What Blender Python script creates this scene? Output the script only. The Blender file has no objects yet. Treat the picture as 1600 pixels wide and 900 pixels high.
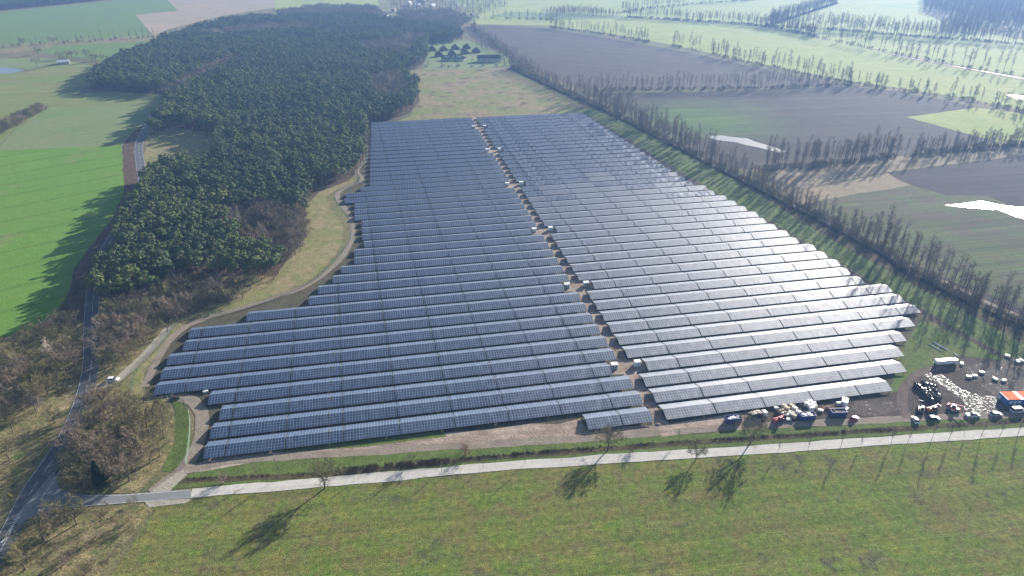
import bpy, bmesh, math, random
from mathutils import Vector, Matrix, noise
from mathutils.geometry import tessellate_polygon
R = math.radians
random.seed(7)
S = bpy.context.scene
C = S.collection

# ------------------------------------------------------------------ camera
H = 160.0
PITCH = R(28.1)
F = 1067.0
cam = bpy.data.objects.new('camera', bpy.data.cameras.new('camera'))
C.objects.link(cam)
cam.location = (0, 0, H)
cam.rotation_euler = (math.pi / 2 - PITCH, 0, 0)
cam.data.sensor_width = 36
cam.data.lens = 36 * F / 1600
cam.data.clip_start = 1
cam.data.clip_end = 12000
S.camera = cam
CPI, SPI = math.cos(PITCH), math.sin(PITCH)


def G(px, py, z=0.0):
    """where the sight line through a picture point meets the height z"""
    a = (px - 800) / F
    b = (450 - py) / F
    d = Vector((a, CPI + b * SPI, -SPI + b * CPI))
    t = (z - H) / d.z
    return Vector((d.x * t, d.y * t, z))


# ------------------------------------------------------------------ world, sun
SUN = Vector((0.571, 0.761, 0.309)).normalized()
w = bpy.data.worlds.new('World')
S.world = w
w.use_nodes = True
nt = w.node_tree
sk = nt.nodes.new('ShaderNodeTexSky')
sk.sky_type = 'NISHITA'
sk.sun_disc = False
sk.dust_density = 1.2
sk.sun_elevation = math.asin(SUN.z)
sk.sun_rotation = math.atan2(SUN.x, SUN.y)
nt.links.new(sk.outputs[0], nt.nodes['Background'].inputs[0])
nt.nodes['Background'].inputs[1].default_value = 0.062
sl = bpy.data.lights.new('sun', 'SUN')
sl.energy = 5.0
sl.angle = R(0.55)
sl.color = (1.0, 0.95, 0.87)
so = bpy.data.objects.new('sun', sl)
C.objects.link(so)
so.location = (400, 500, 400)
so.rotation_euler = SUN.to_track_quat('Z', 'Y').to_euler()
S.view_settings.view_transform = 'Standard'
S.view_settings.look = 'None'
S.view_settings.exposure = 1.4
S.view_settings.gamma = 1
S.view_settings.use_curve_mapping = False
S.cycles.max_bounces = 5
S.cycles.diffuse_bounces = 2
S.cycles.glossy_bounces = 2
S.cycles.transmission_bounces = 2
S.cycles.transparent_max_bounces = 6
S.cycles.volume_bounces = 0
S.cycles.use_denoising = True
S.cycles.sample_clamp_indirect = 4


# ------------------------------------------------------------------ helpers
def tag(o, label=None, cat=None, group=None, kind=None):
    for k, v in (('label', label), ('category', cat), ('group', group), ('kind', kind)):
        if v:
            o[k] = v
    return o


def empty(name, loc, rz=0.0):
    o = bpy.data.objects.new(name, None)
    o.empty_display_size = 0.5
    o.location = loc
    o.rotation_euler = (0, 0, rz)
    C.objects.link(o)
    return o


class MB:
    """collects faces; build() links them as one mesh object"""

    def __init__(self):
        self.v, self.f, self.uv, self.mi = [], [], [], []

    def face(self, pts, uv=None, mi=0):
        n = len(self.v)
        self.v += [tuple(p) for p in pts]
        self.f.append(tuple(range(n, n + len(pts))))
        self.uv.append(uv)
        self.mi.append(mi)

    def box(self, c, s, rz=0.0, mi=0, taper=1.0, bev=0.0):
        cx, cy, cz = c
        hx, hy, hz = s[0] / 2, s[1] / 2, s[2] / 2
        m = Matrix.Rotation(rz, 3, 'Z')
        n = len(self.v)
        if bev <= 0:
            ring = [[(-hx, -hy), (hx, -hy), (hx, hy), (-hx, hy)]]
            lv = [(-hz, 1.0), (hz, taper)]
        else:
            b = bev
            ring = None
            base = [(-hx + b, -hy), (hx - b, -hy), (hx, -hy + b), (hx, hy - b), (hx - b, hy), (-hx + b, hy), (-hx, hy - b), (-hx, -hy + b)]
            ring = [base]
            k = 1 - b / min(hx, hy)
            lv = [(-hz, 1.0), (hz - b, taper), (hz, taper * k)]
        base = ring[0]
        k = len(base)
        for z, t in lv:
            for x, y in base:
                p = m @ Vector((x * t, y * t, z))
                self.v.append((cx + p.x, cy + p.y, cz + p.z))
        for li in range(len(lv) - 1):
            for i in range(k):
                j = (i + 1) % k
                a = n + li * k
                self.f.append((a + i, a + j, a + k + j, a + k + i)); self.uv.append(None); self.mi.append(mi)
        self.f.append(tuple(n + (len(lv) - 1) * k + i for i in range(k))); self.uv.append(None); self.mi.append(mi)
        self.f.append(tuple(n + i for i in reversed(range(k)))); self.uv.append(None); self.mi.append(mi)

    def tube(self, p0, p1, r0, r1, n=6, mi=0, cap=True):
        p0, p1 = Vector(p0), Vector(p1)
        d = (p1 - p0)
        if d.length < 1e-6:
            return
        d.normalize()
        u = d.orthogonal().normalized()
        v = d.cross(u)
        b = len(self.v)
        for p, r in ((p0, r0), (p1, r1)):
            for i in range(n):
                a = 2 * math.pi * i / n
                q = p + u * (r * math.cos(a)) + v * (r * math.sin(a))
                self.v.append((q.x, q.y, q.z))
        for i in range(n):
            j = (i + 1) % n
            self.f.append((b + i, b + j, b + n + j, b + n + i)); self.uv.append(None); self.mi.append(mi)
        if cap:
            self.f.append(tuple(b + n + i for i in range(n))); self.uv.append(None); self.mi.append(mi)
            self.f.append(tuple(b + i for i in reversed(range(n)))); self.uv.append(None); self.mi.append(mi)

    def prism(self, prof, y0, y1, mi=0, inset=0.0):
        """outline in x,z pulled from y0 to y1"""
        n = len(self.v)
        k = len(prof)
        for y in (y0, y1):
            for x, z in prof:
                self.v.append((x, y, z))
        for i in range(k):
            j = (i + 1) % k
            self.f.append((n + i, n + j, n + k + j, n + k + i)); self.uv.append(None); self.mi.append(mi)
        self.f.append(tuple(n + i for i in reversed(range(k)))); self.uv.append(None); self.mi.append(mi)
        self.f.append(tuple(n + k + i for i in range(k))); self.uv.append(None); self.mi.append(mi)

    def mesh(self, name, mats):
        me = bpy.data.meshes.new(name)
        me.from_pydata(self.v, [], self.f)
        for m in (mats if isinstance(mats, (list, tuple)) else [mats]):
            me.materials.append(m)
        if any(self.mi):
            me.polygons.foreach_set('material_index', self.mi)
        if any(u is not None for u in self.uv):
            uvl = me.uv_layers.new(name='UVMap')
            flat = []
            for f, u in zip(self.f, self.uv):
                for i in range(len(f)):
                    flat += list(u[i]) if u else [0.0, 0.0]
            uvl.data.foreach_set('uv', flat)
        me.update()
        return me

    def build(self, name, mats, parent=None):
        o = bpy.data.objects.new(name, self.mesh(name, mats))
        C.objects.link(o)
        if parent:
            o.parent = parent
        return o


def kids(o):
    return KIDS.get(o.name, [])


def copy_tree(root, loc=None, rz=None, sc=None, label=None, group=None):
    """a copy of a thing with copies of its parts and sub-parts"""
    r = root.copy()
    C.objects.link(r)
    if loc is not None: r.location = loc
    if rz is not None: r.rotation_euler = (0, 0, rz)
    if sc is not None: r.scale = (sc, sc, sc) if not isinstance(sc, tuple) else sc
    if label: r['label'] = label
    if group: r['group'] = group
    for ch in root.children:
        c = ch.copy(); C.objects.link(c); c.parent = r
        for g in ch.children:
            d = g.copy(); C.objects.link(d); d.parent = c
    return r


ORD = ['', 'first', 'second', 'third', 'fourth', 'fifth', 'sixth', 'seventh', 'eighth', 'ninth', 'tenth', 'eleventh', 'twelfth',
       'thirteenth', 'fourteenth', 'fifteenth', 'sixteenth', 'seventeenth', 'eighteenth', 'nineteenth']
TENS = ['', '', 'twenty', 'thirty', 'forty', 'fifty', 'sixty', 'seventy', 'eighty', 'ninety']
TENTH = ['', '', 'twentieth', 'thirtieth', 'fortieth', 'fiftieth', 'sixtieth', 'seventieth', 'eightieth', 'ninetieth']


def ordinal(n):
    if n < 20: return ORD[n]
    if n < 100: return TENTH[n // 10] if n % 10 == 0 else TENS[n // 10] + '-' + ORD[n % 10]
    return '%d%s' % (n, 'th' if 10 <= n % 100 <= 13 else {1: 'st', 2: 'nd', 3: 'rd'}.get(n % 10, 'th'))


# ------------------------------------------------------------------ materials
def newmat(name):
    m = bpy.data.materials.new(name)
    m.use_nodes = True
    t = m.node_tree
    return m, t, t.nodes['Principled BSDF']


def plain(name, col, rough=0.6, metal=0.0, var=0.12, scale=2.0, spec=0.5):
    """one colour, mottled by dirt"""
    m, t, b = newmat(name)
    n = t.nodes.new('ShaderNodeTexNoise'); n.inputs['Scale'].default_value = scale; n.inputs['Detail'].default_value = 3
    tc = t.nodes.new('ShaderNodeTexCoord'); t.links.new(tc.outputs['Object'], n.inputs['Vector'])
    r = t.nodes.new('ShaderNodeValToRGB')
    r.color_ramp.elements[0].position = 0.35; r.color_ramp.elements[1].position = 0.7
    r.color_ramp.elements[0].color = tuple(c * (1 - var) for c in col) + (1,)
    r.color_ramp.elements[1].color = tuple(min(1, c * (1 + var)) for c in col) + (1,)
    t.links.new(n.outputs[0], r.inputs[0]); t.links.new(r.outputs[0], b.inputs['Base Color'])
    b.inputs['Roughness'].default_value = rough
    b.inputs['Metallic'].default_value = metal
    b.inputs['Specular IOR Level'].default_value = spec
    return m


def _noise(t, vec, scale, detail=4, rough=0.55):
    n = t.nodes.new('ShaderNodeTexNoise')
    n.inputs['Scale'].default_value = scale
    n.inputs['Detail'].default_value = detail
    n.inputs['Roughness'].default_value = rough
    t.links.new(vec, n.inputs['Vector'])
    return n.outputs[0]


def _ramp(t, fac, stops):
    r = t.nodes.new('ShaderNodeValToRGB')
    e = r.color_ramp.elements
    while len(e) > 2: e.remove(e[-1])
    e[0].position, e[0].color = stops[0][0], tuple(stops[0][1]) + (1,)
    e[1].position, e[1].color = stops[-1][0], tuple(stops[-1][1]) + (1,)
    for p, c in stops[1:-1]:
        k = e.new(p); k.color = tuple(c) + (1,)
    t.links.new(fac, r.inputs[0])
    return r.outputs[0]


def _mix(t, fac, a, b, mode='MIX'):
    m = t.nodes.new('ShaderNodeMix'); m.data_type = 'RGBA'; m.blend_type = mode
    if isinstance(fac, (int, float)): m.inputs[0].default_value = fac
    else: t.links.new(fac, m.inputs[0])
    for k, s in ((6, a), (7, b)):
        if isinstance(s, tuple): m.inputs[k].default_value = s + (1,) if len(s) == 3 else s
        else: t.links.new(s, m.inputs[k])
    return m.outputs[2]


def _gray(t, fac, lo, hi, a=0.3, b=0.7):
    return _ramp(t, fac, [(a, (lo,) * 3), (b, (hi,) * 3)])


def ground(name, cols, big=60, mid=9, fine=0.9, stripe=None, patch=None, fineamt=0.35, rough=0.95, bump=0.25, tram=None, spec=0.04, spot=None):
    """earth, grass or crops: colours mixed at field, patch and tuft scale, optional drill or plough stripes"""
    m, t, b = newmat(name)
    g = t.nodes.new('ShaderNodeNewGeometry').outputs['Position']
    n1 = _noise(t, g, 1 / big, 5, 0.6)
    k = len(cols)
    col = _ramp(t, n1, [(0.32 + 0.36 * i / max(1, k - 1), c) for i, c in enumerate(cols)])
    n2 = _noise(t, g, 1 / mid, 4, 0.6)
    mixed = _ramp(t, n2, [(0.30 + 0.4 * i / max(1, k - 1), c) for i, c in enumerate(cols[1:] + cols[:1])])
    col = _mix(t, 0.45, col, mixed)
    if spot:
        (sx_, sy_), (rx, ry), sc_ = spot
        mp = t.nodes.new('ShaderNodeMapping'); mp.vector_type = 'TEXTURE'
        mp.inputs['Location'].default_value = (sx_, sy_, 0); mp.inputs['Scale'].default_value = (rx, ry, 1)
        t.links.new(g, mp.inputs['Vector'])
        ln = t.nodes.new('ShaderNodeVectorMath'); ln.operation = 'LENGTH'; t.links.new(mp.outputs[0], ln.inputs[0])
        sn = t.nodes.new('ShaderNodeMath'); sn.operation = 'MULTIPLY_ADD'; sn.inputs[1].default_value = 1.6
        t.links.new(_noise(t, g, 1 / 60, 4, .6), sn.inputs[0]); t.links.new(ln.outputs['Value'], sn.inputs[2])
        sq = t.nodes.new('ShaderNodeMath'); sq.operation = 'MULTIPLY'; sq.inputs[1].default_value = .25; t.links.new(sn.outputs[0], sq.inputs[0])
        col = _mix(t, _gray(t, sq.outputs[0], .9, 0, .30, .52), col, sc_)
    if patch:
        pc, ps, lo = patch
        pn = _noise(t, g, 1 / ps, 5, 0.65)
        col = _mix(t, _gray(t, pn, 0, 1, lo, lo + 0.1), col, pc)
    if stripe:
        for ang, across, amt in (stripe if isinstance(stripe, list) else [stripe]):
            mp = t.nodes.new('ShaderNodeMapping'); mp.vector_type = 'TEXTURE'
            mp.inputs['Rotation'].default_value = (0, 0, R(ang))
            mp.inputs['Scale'].default_value = (across * 60, across, 1)
            t.links.new(g, mp.inputs['Vector'])
            ns = _noise(t, mp.outputs[0], 1.0, 3, 0.7)
            col = _mix(t, 1.0, col, _gray(t, ns, 1 - amt, 1 + amt, 0.32, 0.68), 'MULTIPLY')
    if tram:
        ang, gap, amt = tram
        mp = t.nodes.new('ShaderNodeMapping'); mp.vector_type = 'POINT'
        mp.inputs['Rotation'].default_value = (0, 0, R(-ang))
        t.links.new(g, mp.inputs['Vector'])
        wv = t.nodes.new('ShaderNodeTexWave'); wv.bands_direction = 'Y'; wv.wave_profile = 'SIN'
        wv.inputs['Scale'].default_value = math.pi * 2 / 20 / gap
        wv.inputs['Distortion'].default_value = 0.6; wv.inputs['Detail'].default_value = 1; wv.inputs['Detail Scale'].default_value = .3
        t.links.new(mp.outputs[0], wv.inputs['Vector'])
        col = _mix(t, 1.0, col, _gray(t, wv.outputs[1], 1 - amt, 1.0, 0.0, 0.07), 'MULTIPLY')
    n3 = _noise(t, g, 1 / fine, 3, 0.7)
    col = _mix(t, 1.0, col, _gray(t, n3, 1 - fineamt, 1 + fineamt, 0.3, 0.7), 'MULTIPLY')
    n4 = _noise(t, g, 1 / (fine * 4.3), 3, 0.7)
    col = _mix(t, 1.0, col, _gray(t, n4, 1 - fineamt * .7, 1 + fineamt * .7, 0.3, 0.7), 'MULTIPLY')
    t.links.new(col, b.inputs['Base Color'])
    b.inputs['Roughness'].default_value = rough
    b.inputs['Specular IOR Level'].default_value = spec
    bp = t.nodes.new('ShaderNodeBump'); bp.inputs['Strength'].default_value = 0.7; bp.inputs['Distance'].default_value = bump
    t.links.new(n3, bp.inputs['Height']); t.links.new(bp.outputs[0], b.inputs['Normal'])
    return m


ROWA = 90 - 79.1     # heading of the panel rows against +X, degrees
ST = ROWA
M = {}
M['base'] = ground('rough_grass', [(.13, .12, .06), (.10, .12, .045), (.17, .14, .08), (.11, .10, .06)], 70, mid=10)
M['meadow'] = ground('meadow_grass', [(.100, .118, .034), (.124, .156, .036), (.148, .128, .055), (.098, .146, .030), (.178, .172, .042)], 34, 6.5, 0.4,
                     stripe=[(8, 1.1, .14), (8, 5, .12)], tram=(8, 21, .05), fineamt=0.5, patch=((.085, .082, .048), 14, 0.58), bump=.3)
M['crop'] = ground('young_crop', [(.098, .200, .032), (.110, .218, .034), (.130, .205, .045)], 60, 14, 1.2, tram=(38, 26, .16), fineamt=.12,
                   stripe=(38, .9, .09), patch=((.17, .19, .075), 55, .58))
M['cropfar'] = ground('winter_crop', [(.105, .17, .045), (.125, .19, .05), (.115, .155, .055)], 120, 20, 2, fineamt=.12, stripe=(100, 2, .10))
M['pale'] = ground('stubble_grass', [(.13, .19, .065), (.18, .19, .10), (.145, .20, .07)], 80, 14, 1.2, fineamt=.12, stripe=(60, 1.6, .08))
M['tanstripe'] = ground('striped_stubble', [(.18, .19, .07), (.13, .20, .055), (.20, .165, .085)], 60, 25, 1.5, fineamt=.1, stripe=[(4, 7, .2), (4, 2, .08)])
M['tan'] = ground('bare_tilth', [(.30, .23, .16), (.24, .20, .13), (.32, .25, .18)], 150, 30, 2, fineamt=.1, stripe=(55, 3, .08))
M['floor'] = ground('forest_floor', [(.085, .06, .04), (.11, .08, .05), (.06, .05, .03)], 20, 5, 1, fineamt=.45)
M['scrub'] = ground('dry_scrub_grass', [(.14, .14, .05), (.21, .17, .085), (.09, .09, .04), (.25, .20, .11), (.10, .14, .04)], 16, 4, .7, fineamt=.5,
                    patch=((.05, .042, .025), 6, .58))
M['leaf'] = ground('leaf_litter', [(.09, .062, .045), (.075, .055, .04), (.12, .08, .055)], 16, 4, .8, fineamt=.4)
M['drygrass'] = ground('dry_meadow', [(.21, .18, .085), (.16, .17, .06), (.25, .20, .115), (.14, .16, .055)], 30, 7, .8, fineamt=.3)
M['heath'] = ground('weedy_fallow', [(.20, .16, .08), (.14, .18, .05), (.25, .17, .12), (.13, .17, .05)], 40, 10, 1.5, fineamt=.25,
                    patch=((.10, .065, .05), 16, .56))
M['verge'] = ground('mown_verge', [(.08, .13, .03), (.10, .14, .035), (.075, .11, .03), (.12, .13, .045)], 25, 5, .8, fineamt=.3)
M['reed'] = ground('ditch_litter', [(.055, .045, .025), (.09, .07, .04), (.07, .065, .03)], 10, 3, .6, fineamt=.5)
M['gravel'] = ground('gravel_track', [(.22, .18, .145), (.26, .22, .18), (.17, .14, .11)], 15, 4, .8, fineamt=.15)
M['palegravel'] = ground('pale_gravel', [(.30, .28, .23), (.26, .24, .18), (.34, .31, .26)], 15, 4, .8, fineamt=.15)
M['dirt'] = ground('churned_dirt', [(.27, .21, .17), (.19, .145, .115), (.33, .27, .22), (.23, .175, .14)], 18, 4, .9, fineamt=.25, stripe=(6, .8, .16))
M['mud'] = ground('wet_mud', [(.075, .06, .05), (.055, .046, .038), (.10, .08, .065)], 14, 4, .8, fineamt=.3)
M['dirtdark'] = ground('rutted_soil', [(.12, .095, .078), (.09, .07, .058), (.15, .12, .10)], 12, 3, .7, fineamt=.3)
M['under'] = ground('panel_field_soil', [(.085, .07, .05), (.065, .065, .035), (.10, .085, .06)], 18, 4, 1, fineamt=.3)
M['concrete'] = ground('concrete_road', [(.43, .41, .37), (.48, .46, .42), (.39, .37, .34)], 30, 6, .8, fineamt=.12, stripe=(6, .6, .10), rough=.8, bump=.03, patch=((.30, .27, .21), 5, .60))
M['asphalt'] = ground('asphalt', [(.085, .09, .10), (.10, .105, .115), (.075, .08, .085)], 25, 5, .7, fineamt=.10, rough=.8, bump=.02, spec=.2)
M['asphalt2'] = ground('newer_asphalt', [(.16, .165, .17), (.18, .185, .19)], 25, 5, .7, fineamt=.10, rough=.75, bump=.02, spec=.4)
M['plough'] = ground('ploughed_purple', [(.080, .064, .056), (.066, .054, .047), (.092, .074, .060)], 130, 25, 3, fineamt=.14, stripe=[(-25, 3, .12), (-25, 14, .10)])
_g = G(1095, 185)
M['ploughgreened'] = ground('ploughed_greened', [(.056, .046, .042), (.070, .058, .046), (.050, .042, .040)], 100, 20, 3, fineamt=.14, stripe=[(7, 2.2, .22), (7, 9, .20)], spot=((_g.x, _g.y), (75, 70), (.08, .13, .035)))
M['ploughdark'] = ground('ploughed_dark', [(.046, .038, .040), (.060, .048, .045), (.042, .034, .036)], 100, 20, 3, fineamt=.14, stripe=[(9, 2.2, .24), (9, 12, .2)])
M['ploughmid'] = ground('drilled_brown', [(.080, .074, .042), (.085, .105, .042), (.090, .072, .050), (.070, .105, .032)], 90, 16, 2, fineamt=.12, stripe=[(12, 1.8, .24), (12, 8, .22)], spot=None)
M['ploughgreen'] = ground('thin_green', [(.075, .11, .04), (.085, .13, .045), (.085, .085, .045)], 50, 20, 2, fineamt=.12, stripe=(9, 3, .12))
M['yellow'] = ground('pale_grassland', [(.24, .27, .085), (.30, .31, .11), (.20, .25, .075)], 130, 25, 3, fineamt=.1, stripe=(-20, 5, .05))
M['tanfield'] = ground('fallow_stubble', [(.24, .19, .12), (.18, .15, .10), (.27, .22, .15)], 50, 12, 2, fineamt=.15, stripe=(12, 3, .1))
M['line'] = plain('road_paint', (.55, .55, .53), .7, var=.3, scale=.8)
M['bark'] = plain('bark', (.14, .11, .085), .9, scale=3, var=.3)
M['twig'] = plain('twigs', (.215, .165, .122), .9, scale=.6, var=.25)
M['twigolive'] = plain('olive_twigs', (.18, .16, .075), .9, scale=.6, var=.25)
M['twigpale'] = plain('pale_twigs', (.36, .32, .26), .9, scale=.6, var=.15)
M['twigred'] = plain('russet_leaves', (.20, .085, .045), .9, scale=.6, var=.25)
M['pinebark'] = plain('pine_bark', (.19, .10, .06), .9, scale=2, var=.3)


def needle_mat(name, a, b, c):
    # tone drifts from stand to stand as well as from clump to clump
    m, t, bs = newmat(name)
    g = t.nodes.new('ShaderNodeNewGeometry').outputs['Position']
    n1 = _noise(t, g, 1 / 7, 2)
    n0 = _noise(t, g, 1 / 45, 3)
    n2 = _noise(t, g, 1 / .8, 2)
    col = _ramp(t, n1, [(.35, a), (.5, b), (.66, c)])
    col = _mix(t, 1.0, col, _gray(t, n2, .65, 1.4, .35, .65), 'MULTIPLY')
    col = _mix(t, 1.0, col, _ramp(t, n0, [(.35, (.75, .8, .9)), (.65, (1.25, 1.15, .9))]), 'MULTIPLY')
    t.links.new(col, bs.inputs['Base Color'])
    bs.inputs['Roughness'].default_value = .75
    bs.inputs['Specular IOR Level'].default_value = .25
    return m


M['needle'] = needle_mat('pine_needles', (.052, .088, .030), (.092, .135, .040), (.138, .175, .054))
M['spruce'] = needle_mat('spruce_needles', (.02, .045, .022), (.03, .06, .025), (.035, .07, .028))


def water_mat(name, col, rough):
    m, t, b = newmat(name)
    g = t.nodes.new('ShaderNodeNewGeometry').outputs['Position']
    b.inputs['Base Color'].default_value = col + (1,)
    b.inputs['Roughness'].default_value = rough
    b.inputs['Specular IOR Level'].default_value = 1.0
    n = _noise(t, g, .35, 3)
    bp = t.nodes.new('ShaderNodeBump'); bp.inputs['Strength'].default_value = .25; bp.inputs['Distance'].default_value = .12
    t.links.new(n, bp.inputs['Height']); t.links.new(bp.outputs[0], b.inputs['Normal'])
    return m


M['puddle'] = water_mat('standing_water', (.05, .065, .08), .16)


def wet_mat(name, lo):
    """mud with water standing in its ruts"""
    m = ground(name, [(.075, .06, .05), (.055, .046, .038), (.10, .08, .065)], 14, 4, .8, fineamt=.3, rough=.8, spec=.35)
    t = m.node_tree; b = t.nodes['Principled BSDF']
    g = t.nodes.new('ShaderNodeNewGeometry').outputs['Position']
    mp = t.nodes.new('ShaderNodeMapping'); mp.vector_type = 'TEXTURE'
    mp.inputs['Rotation'].default_value = (0, 0, R(-35)); mp.inputs['Scale'].default_value = (2.2, 1, 1)
    t.links.new(g, mp.inputs['Vector'])
    a = _noise(t, mp.outputs[0], 1 / .6, 6, .85)
    mk = _gray(t, a, 0, 1, lo, lo + .03)
    col = b.inputs['Base Color'].links[0].from_socket
    t.links.new(_mix(t, mk, col, (.045, .045, .045)), b.inputs['Base Color'])
    t.links.new(_gray(t, a, .8, .32, lo, lo + .03), b.inputs['Roughness'])
    t.links.new(_gray(t, a, .03, 1.0, lo, lo + .03), b.inputs['Specular IOR Level'])
    for l in list(b.inputs['Normal'].links): t.links.remove(l)
    return m


M['wetmud'] = wet_mat('flooded_mud', .56)
M['wetmud2'] = wet_mat('puddled_mud', .62)


def panel_mat(name, rough, glass, spec, coat, tilt):
    """solar modules: portrait modules in light aluminium frames under glass; UV is in metres"""
    m, t, b = newmat(name)
    uv = t.nodes.new('ShaderNodeUVMap'); uv.uv_map = 'UVMap'
    sx = t.nodes.new('ShaderNodeSeparateXYZ'); t.links.new(uv.outputs[0], sx.inputs[0])

    def math_(op, a, b_=None, c=None):
        n = t.nodes.new('ShaderNodeMath'); n.operation = op
        for i, v in enumerate((a, b_, c)):
            if v is None: continue
            if isinstance(v, (int, float)): n.inputs[i].default_value = v
            else: t.links.new(v, n.inputs[i])
        return n.outputs[0]

    def edge(c, size, wdt):
        fr = math_('FRACT', math_('DIVIDE', c, size))
        d = math_('MINIMUM', fr, math_('SUBTRACT', 1.0, fr))
        return math_('LESS_THAN', d, wdt / size)
    fx = edge(sx.outputs[0], 1.06, .052)
    fy = edge(sx.outputs[1], 1.21, .042)
    cmb = t.nodes.new('ShaderNodeCombineXYZ')
    t.links.new(math_('FLOOR', math_('DIVIDE', sx.outputs[0], 1.06)), cmb.inputs[0])
    t.links.new(math_('FLOOR', math_('DIVIDE', sx.outputs[1], 2.42)), cmb.inputs[1])
    wn = t.nodes.new('ShaderNodeTexWhiteNoise'); wn.noise_dimensions = '2D'; t.links.new(cmb.outputs[0], wn.inputs['Vector'])
    cell = _ramp(t, wn.outputs[0], [(0, tuple(c * .8 for c in glass)), (.6, glass), (1, (glass[0] * 1.5, glass[1] * 1.25, glass[2] * 1.15))])
    missing = math_('GREATER_THAN', wn.outputs[0], .9925)
    cell = _mix(t, missing, cell, (.006, .007, .01))
    frame = math_('MAXIMUM', fx, fy)
    col = _mix(t, frame, cell, (.31, .37, .43))
    t.links.new(col, b.inputs['Base Color'])
    g = t.nodes.new('ShaderNodeNewGeometry').outputs['Position']
    dust = _noise(t, g, 1 / 14, 4)
    ra = math_('MULTIPLY_ADD', dust, .16, rough - .08)
    ra = math_('ADD', ra, math_('MULTIPLY', wn.outputs[0], .06))
    t.links.new(ra, b.inputs['Roughness'])
    b.inputs['Specular IOR Level'].default_value = spec
    b.inputs['Coat Weight'].default_value = coat
    b.inputs['Coat Roughness'].default_value = .46
    # each module sits a little differently in its clamps
    nm = t.nodes.new('ShaderNodeVectorMath'); nm.operation = 'SUBTRACT'; nm.inputs[1].default_value = (.5, .5, .5)
    t.links.new(wn.outputs[1], nm.inputs[0])
    sc = t.nodes.new('ShaderNodeVectorMath'); sc.operation = 'SCALE'; sc.inputs['Scale'].default_value = tilt
    t.links.new(nm.outputs[0], sc.inputs[0])
    ad = t.nodes.new('ShaderNodeVectorMath'); ad.operation = 'ADD'
    gn = t.nodes.new('ShaderNodeNewGeometry')
    t.links.new(gn.outputs['Normal'], ad.inputs[0]); t.links.new(sc.outputs[0], ad.inputs[1])
    nz = t.nodes.new('ShaderNodeVectorMath'); nz.operation = 'NORMALIZE'; t.links.new(ad.outputs[0], nz.inputs[0])
    t.links.new(nz.outputs[0], b.inputs['Normal'])
    return m


M['panel'] = panel_mat('solar_modules', .50, (.010, .028, .085), 1.0, .75, .03)
M['panel'].node_tree.nodes['Principled BSDF'].inputs['IOR'].default_value = 1.6
M['panelskytint'] = panel_mat('solar_modules_sky_tint', .46, (.019, .044, .108), .8, .6, .04)  # left block: blue sky reflection put into the glass colour, coat weakened
M['panellowglare'] = panel_mat('solar_modules_low_glare', .46, (.018, .042, .115), .9, .5, .11)  # right back rows: bluer, duller copy of the modules imitating the fading sun glare
M['panelback'] = plain('panel_underside', (.06, .06, .065), .7)
M['rim'] = plain('module_edge', (.05, .055, .06), .5)
M['steel'] = plain('galvanised_steel', (.35, .36, .37), .45, .7)


# ------------------------------------------------------------------ the ground and its sheets
def sheet(name, pts, mat, lvl, jit=1.0, step=8.0, world=False, kind='structure'):
    P = [Vector(p[:2]).to_3d() if world else G(*p) for p in pts]
    out = []
    n = len(P)
    for i in range(n):
        a, b = P[i], P[(i + 1) % n]
        L = (b - a).length
        st = max(step, (a.length + b.length) / 2 / 60)
        k = max(1, min(60, int(L / st)))
        nrm = Vector((-(b - a).y, (b - a).x, 0)).normalized() if L > 0 else Vector()
        for j in range(k):
            p = a.lerp(b, j / k)
            q = p / 14.0
            dd = noise.noise(Vector((q.x, q.y, lvl * 3.7 + 11))) * 2.2 + noise.noise(Vector((q.x * 4, q.y * 4, 5))) * .9
            out.append(p + nrm * dd * jit * (0 if j == 0 and jit == 0 else 1))
    z = lvl * 0.012
    bm = bmesh.new()
    tri = tessellate_polygon([[Vector((p.x, p.y, 0)) for p in out]])
    vs = [bm.verts.new((p.x, p.y, z)) for p in out]
    for a, b, c in tri:
        try: bm.faces.new((vs[a], vs[b], vs[c]))
        except ValueError: pass
    bmesh.ops.recalc_face_normals(bm, faces=bm.faces)
    if sum(f.normal.z for f in bm.faces) < 0:
        bmesh.ops.reverse_faces(bm, faces=bm.faces)
    me = bpy.data.meshes.new(name); bm.to_mesh(me); bm.free()
    me.materials.append(M[mat])
    o = bpy.data.objects.new(name, me); C.objects.link(o)
    return tag(o, kind=kind)


def spline(pts, step):
    """evenly spaced points on a smooth curve through pts"""
    out = []
    n = len(pts)
    for i in range(n - 1):
        p0, p1, p2, p3 = pts[max(0, i - 1)], pts[i], pts[i + 1], pts[min(n - 1, i + 2)]
        k = max(1, int((p2 - p1).length / step))
        for j in range(k):
            t = j / k
            out.append(0.5 * ((2 * p1) + (p2 - p0) * t + (2 * p0 - 5 * p1 + 4 * p2 - p3) * t * t + (3 * p1 - p0 - 3 * p2 + p3) * t ** 3))
    out.append(pts[-1])
    return out


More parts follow.
